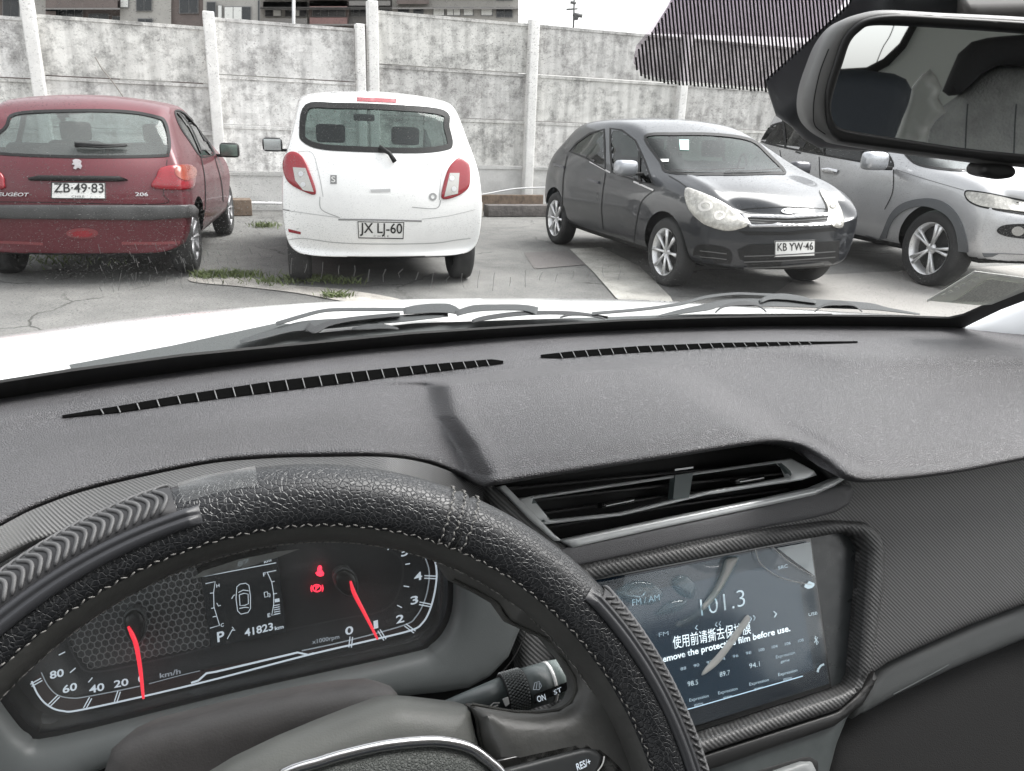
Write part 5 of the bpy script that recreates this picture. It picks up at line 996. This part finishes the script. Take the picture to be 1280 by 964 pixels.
# stitching
def thread(name, fn, n, ln, r=.00042, par=sw):
    mb = MB()
    for i in range(n):
        a, c = fn(i/n), fn((i+ln)/n); m_ = (np.array(a)+np.array(c))/2
        mb.tube([a, m_, c], [r*.6, r, r*.6], 5)
    return mb.build(name, THR, par, kind='stuff')
thread('stitching', lambda u: WT_(u*2*math.pi, R(127)+.04*math.sin(u*900), .0204), 300, .62)
thread('edge_stitching', lambda u: WT_(u*2*math.pi, R(186)+.10*math.sin(u*1500), .0185), 330, .75, .0004)
for t0 in (59.0, 61.2, 63.0): thread('cross_stitching', lambda u, t0=t0: WT_(R(t0)+.004*math.sin(u*60), R(-50)+R(178)*u, .0208), 22, .7, .0005)
# rubber grip pads: wavy ribs on a moulded rail
RUBG = mat('grip_rubber', (.022, .022, .024), .5, var=(60, .25))
RIB = mat('grip_rib', (.085, .085, .087), .55, var=(90, .35))
def pad(t0, t1, p0, p1, pr):
    a_, b_ = min(t0, t1), max(t0, t1)
    def fade(t): return min(1, max(0, (t-a_)/.03))*min(1, max(0, (b_-t)/.03))
    torus('grip_pad', a_, b_, p0, p1, lambda t, p: .0206+.0012*fade(t)*min(1, (p-p0)/.1)*min(1, (p1-p)/.05+.3), RUBG, 160, 30, label='rubber grip pad with wavy ribs')
    n = int((b_-a_)*(WRad+.02)/.0040); mb = MB()
    for k in range(n):
        tc = a_+.012+(b_-a_-.024)*(k+.5)/n; P = []
        for j in range(31):
            q = j/30; ph = p0+.10+(p1-p0-.16)*q; P.append(WT_(tc+.0125*math.sin(q*2*math.pi*2.1)+.012*(q-.5), ph, .0221))
        mb.tube(P, [.0004]+[.00082]*29+[.0004], 6, True, 1.25)
    mb.build('grip_ribs', RIB, sw, kind='stuff')
    torus('grip_rail', a_-.05, b_+.04, p1-.02, pr, lambda t, p: .0206+(.0024*max(0, math.sin(math.pi*(p-p1+.02)/(pr-p1+.02)))**.5*(1-.5*math.exp(-((p-p1-(pr-p1)*.45)/.05)**2)) if p1-.02 < p < pr-1e-6 else 0)*min(1, max(0, (t-a_+.05)/.03))*min(1, max(0, (b_+.04-t)/.03)), mat('rail_rubber', (.035, .036, .04), .38) if 'rail_rubber' not in bpy.data.materials else bpy.data.materials['rail_rubber'], 240, 30)
pad(R(102.5), R(150), R(-50), R(76), R(100))
pad(R(2), R(35), R(-70), R(58), R(82))
# clear patch of film stuck on the cover
torus('tape_patch', R(91.5), R(101.5), R(-10), R(66), lambda t, p: .0212+.0003*math.sin(40*t+9*p), glass('clear_tape', (.92, .93, .93), 1.3, .3, dust_haze=(90, .2, .03)), 40, 20)
# spoke and hub
patch('spoke', [(556, 700), (572, 722), (604, 738), (628, 752), (645, 776), (690, 797), (714, 826), (727, 848), (729, 864), (722, 880), (706, 890), (680, 893), (650, 892), (620, 887), (597, 883), (595, 886), (604, 906), (606, 925), (614, 950), (620, 1010), (640, 1080), (900, 1080), (860, 960), (800, 860), (720, 760), (640, 690)], wpl(-.010), LSM, sw, 0, .012, dome=.012, rad=34, step=7, label='smooth dark leather spoke')
for seg_ in ([(572, 722), (604, 738), (628, 752), (645, 776), (690, 797), (714, 826), (727, 848), (729, 864), (722, 880), (706, 890), (680, 893), (650, 892), (620, 887), (597, 883)], [(597, 884), (604, 906), (606, 925), (614, 950)]):
    P = np.array(crom(seg_, 8)); mb = MB()
    for i in range(0, len(P)-1):
        for k_ in (0, .5):
            c0 = P[i]*(1-k_)+P[i+1]*k_; d_ = P[i+1]-P[i]; L_ = np.linalg.norm(d_); d_ /= L_; n_ = np.array([d_[1], -d_[0]])
            if L_*.5 < 1.: pass
            mb.tube([WP_(*(c0-n_*1.8), -.0105), WP_(*(c0+d_*1.5), -.0085), WP_(*(c0+n_*1.2+d_*2.2), -.0105)], .00042, 4)
    mb.build('spoke_stitching', mat('dark_thread', (.05, .05, .045), .8) if 'dark_thread' not in bpy.data.materials else bpy.data.materials['dark_thread'], sw, kind='stuff')
HUBM = mat('hub_plastic', (.085, .088, .082), .5, bump=('noise', 1100, .4, .0004), var=(20, .15))
patch('hub', [(225, 1000), (290, 960), (350, 931), (400, 910), (450, 890), (480, 879), (500, 875), (530, 877), (590, 884), (598, 890), (606, 925), (618, 960), (640, 1060), (300, 1160), (100, 1120)], wpl(-.016), HUBM, sw, 0, .02, dome=.016, rad=50, step=8, label='grey hub cover')
arc_o = [(350, 968), (400, 950), (430, 941), (480, 930), (530, 925), (560, 927), (585, 934), (605, 948), (625, 968), (645, 1010), (655, 1080), (640, 1150), (300, 1150), (290, 1020)]
patch('airbag_cover', arc_o, wpl(-.001), mat('airbag_leather', (.07, .075, .07), .5, bump=('grain', 700, .8, .0005)), sw, .001, .02, sm=True, dome=.008, rad=40, step=9)
MB().tube([wpl(.001)(*p, .0045) for p in crom(arc_o, 8, True)]+[wpl(.001)(*arc_o[0], .0045)], .0026, 12, up=wn).build('chrome_ring', CHR, sw)
patch('button_panel', [(610, 951), (640, 944), (723, 926), (742, 927), (766, 946), (785, 966), (830, 1040), (820, 1080), (655, 1080), (640, 990)], wpl(-.002), BLKG, sw, .002, .01, dome=.002, rad=4, step=8)
patch('button', [(624, 961), (725, 935), (741, 936), (750, 945), (744, 960), (738, 985), (640, 1020)], wpl(.002), mat('button_black', (.030, .032, .033), .45), sw, .001, .004, dome=.002, rad=6, step=6)
text_px('lettering', 'RES/+', (716, 961), (733, 953.5), 8.5, wpl(.0055), INKW, sw, .0006, up=(-.25, -1), bold=.01); line_px('button_line', crom([(751, 944), (748, 955), (738, 968)], 5), 1.6, wpl(.004), PLATE, sw, .0003)

# ---- inside mirror
MP0 = loc(D(1150, 112, .37)); tc_ = loc(CO)-MP0; tc_ /= np.linalg.norm(tc_); outd = np.array([-.18, -1., .03]); outd /= np.linalg.norm(outd); mn = tc_+outd; mn /= np.linalg.norm(mn)
MPl = Plane(MP0, mn)
im = bpy.data.objects.new('inside_mirror', None); C.objects.link(im); im.parent = own; im['label'] = 'grey-shelled inside mirror'
house = [(1006, 139), (1007, 112), (1017, 80), (1030, 50), (1050, 27), (1080, 15), (1114, 10.5), (1179, 14), (1280, 19), (1380, 27), (1540, 40), (1580, 60), (1590, 120), (1570, 200), (1530, 236), (1380, 222), (1280, 210), (1224, 205), (1067, 184), (1037, 174), (1015, 158)]
mg = [(1040, 147), (1038.5, 130), (1045, 104), (1053, 80), (1062, 54), (1074, 40), (1090, 31.5), (1130, 31.5), (1194, 35), (1280, 41), (1400, 50), (1530, 62), (1560, 80), (1565, 140), (1545, 200), (1520, 218), (1400, 206), (1280, 193), (1204, 185), (1117, 172), (1067, 164), (1047, 158)]
patch('mirror_shell', house, MPl, mat('shell_grey', (.15, .15, .147), .45, bump=('noise', 1200, .2, .0003)), im, -.006, .012, sm=True, dome=.008, rad=14, step=7, holes=[mg])
bz = [(1030, 135), (1030, 112), (1038, 84), (1050, 50), (1065, 32), (1085, 22), (1120, 18), (1179, 21), (1280, 27), (1380, 35), (1540, 50), (1572, 75), (1577, 130), (1560, 200), (1525, 230), (1380, 216), (1280, 206), (1224, 200), (1067, 180), (1045, 174), (1033, 158)]
patch('mirror_bezel', bz, MPl, mat('bezel_black', .012, .5), im, 0, .018, dome=.003, rad=4.5, step=6, sm=True, holes=[mg])
mm, t_, b_2 = node_mat('mirror_silvering'); b_2.inputs['Base Color'].default_value = (.78, .80, .80, 1); b_2.inputs['Metallic'].default_value = 1; b_2.inputs['Roughness'].default_value = .015
patch('mirror_glass', mg, MPl, mm, im, -.002, .003, step=40, smooth=False, sm=True)
patch('mirror_knob', [(1226, 210), (1232, 205), (1250, 204), (1268, 208), (1272, 216), (1266, 223), (1248, 225), (1230, 221), (1225, 216)], MPl, mat('knob_black', .02, .5), im, -.004, .012, sm=True, dome=.005, rad=7, step=5); patch('knob_neck', [(1234, 198), (1262, 202), (1262, 210), (1234, 208)], MPl, BLKM, im, -.006, .008, step=6)
patch('mirror_seam', [(1017, 100), (1018, 100), (1024, 78), (1035, 58), (1034, 57), (1022, 78)], MPl, BLKM, im, .0, .002, step=4) if False else line_px('mirror_seam', crom([(1030, 168), (1017, 157), (1015, 140), (1017, 118), (1024, 88), (1034, 62)], 6), 1.4, MPl, BLKM, im, .003)
# sensor cover behind the mirror and roof lining
patch('sensor_cover', [(1085, -80), (1058, -2), (955, 93), (955, 99), (971, 108), (985, 124), (1004, 136), (1060, 142), (1250, 110), (1300, 60), (1300, -80)], WS, mat('cover_grey', (.045, .048, .052), .55), own, .035, .03, dome=.012, rad=18, step=10)
line_px('cover_seam', crom([(980, 101), (1003, 92), (1030, 82)], 5), 1.3, WS, BLKM, own, .044)
patch('roof_console', [(1168, -80), (1163, 2), (1170, 12), (1240, 14), (1300, -8), (1340, -80)], WS, mat('console_brown', (.13, .125, .12), .6), own, .055, .02, dome=.006, rad=8, step=8)
# ---- the cabin behind us, seen in the mirror
def MR(t0):
    def p(px, py, off=0.):
        c, d = loc(CO), loc(ray(px, py)); t = ((MP0-c)@mn)/(d@mn); hit = c+d*t; r = d-2*(d@mn)*mn; r /= np.linalg.norm(r)
        return hit+r*(t0-off)/abs(r@outd)
    return p
CLOTH = mat('grey_seat_cloth', (.42, .43, .42), .9, bump=('noise', 260, .7, .003), var=(14, .35)); TRIM = mat('light_trim', (.80, .84, .80), .7, bump=('noise', 200, .2, .002)); DSEAT = mat('dark_seat', (.035, .042, .052), .7, bump=('noise', 400, .4, .001)); PLAS = glass('seat_film', (.75, .77, .75), 1.6, .12, dust_haze=(22, .35, .35))
patch('rear_side_trim', [(960, -60), (1700, -60), (1700, 420), (960, 420)], MR(1.45), TRIM, own, 0, .03, step=50, holes=[[(1010, -40), (1145, -40), (1141, 32), (1128, 56), (1108, 76), (1086, 88), (1050, 90), (1000, 86)]])
patch('window_seal', [(1005, -44), (1152, -44), (1147, 34), (1133, 60), (1112, 82), (1090, 94), (1050, 97), (1000, 92)], MR(1.45), BLKM, own, .01, .02, step=20, holes=[[(1010, -40), (1141, -40), (1137, 32), (1125, 54), (1105, 73), (1084, 84), (1050, 86), (1000, 82)]])
line_px('belt_strap', crom([(1119, 30), (1113, 45), (1104, 60), (1095, 82)], 5), 1.3, MR(1.40), BLKM, own, 0)
patch('driver_headrest', [(1000, 84), (1050, 86), (1080, 87), (1119, 92), (1134, 99), (1141, 112), (1137, 130), (1129, 149), (1119, 175), (1110, 230), (1000, 200)], MR(.72), DSEAT, own, 0, .08, dome=.03, rad=22, step=9, sm=False)
patch('seat_film', [(1139, 112), (1152, 95), (1164, 86), (1172, 96), (1179, 110), (1174, 122), (1184, 140), (1172, 150), (1164, 162), (1154, 210), (1110, 210), (1122, 168)], MR(.9), PLAS, own, 0, .02, dome=.02, rad=9, step=6)
patch('rear_seat', [(1150, 170), (1160, 148), (1178, 134), (1199, 119), (1229, 92), (1249, 82), (1280, 80), (1420, 84), (1700, 120), (1700, 460), (1140, 460)], MR(1.05), CLOTH, own, 0, .1, dome=.03, rad=25, step=9)
for x in (1211, 1272, 1340): line_px('seat_seam', crom([(x, 130), (x-2, 160), (x-4, 220)], 4), 1.8, MR(1.01), DSEAT, own, .0)
patch('seat_headrest', [(1179, 114), (1188, 92), (1199, 67), (1216, 52), (1236, 47), (1254, 45), (1280, 43), (1420, 48), (1440, 90), (1300, 82), (1249, 82), (1229, 92), (1211, 109), (1199, 119), (1187, 120)], MR(.98), mat('dark_velour', (.035, .035, .037), .85, bump=('noise', 300, .5, .002)), own, 0, .08, dome=.02, rad=14, step=8)
patch('rear_window_shelf', [(960, 300), (1700, 300), (1700, 340), (960, 340)], MR(1.3), DSEAT, own, 0, .1, step=80)
MB().box((.45, -1.72, .70), (1.9, .06, .9), None, .02).build('tailgate_trim', DSEAT, own); MB().box((-.02, -.62, .80), (.5, .14, .75), None, .05).build('driver_seat', DSEAT, own); MB().box((.9, -.55, .78), (.5, .14, .72), None, .05).build('passenger_seat', DSEAT, own)
# door sides and roof of the cabin
mb = MB().box((-.64, -.35, .66), (.06, 2.6, .64), None, .02); mb.build('door_panel', mat('door_trim', (.05, .05, .052), .7), own); MB().box((1.42, -.35, .66), (.06, 2.6, .64), None, .02).build('door_panel', bpy.data.materials['door_trim'], own)
MB().box((.45, -.72, 1.60), (1.95, 1.8, .03), None, .012).build('roof_lining', mat('headlining', (.45, .44, .42), .9), own)
MB().box((.45, -.3, .40), (1.8, 2.4, .04)).build('floor_mat', DRK, own, False)
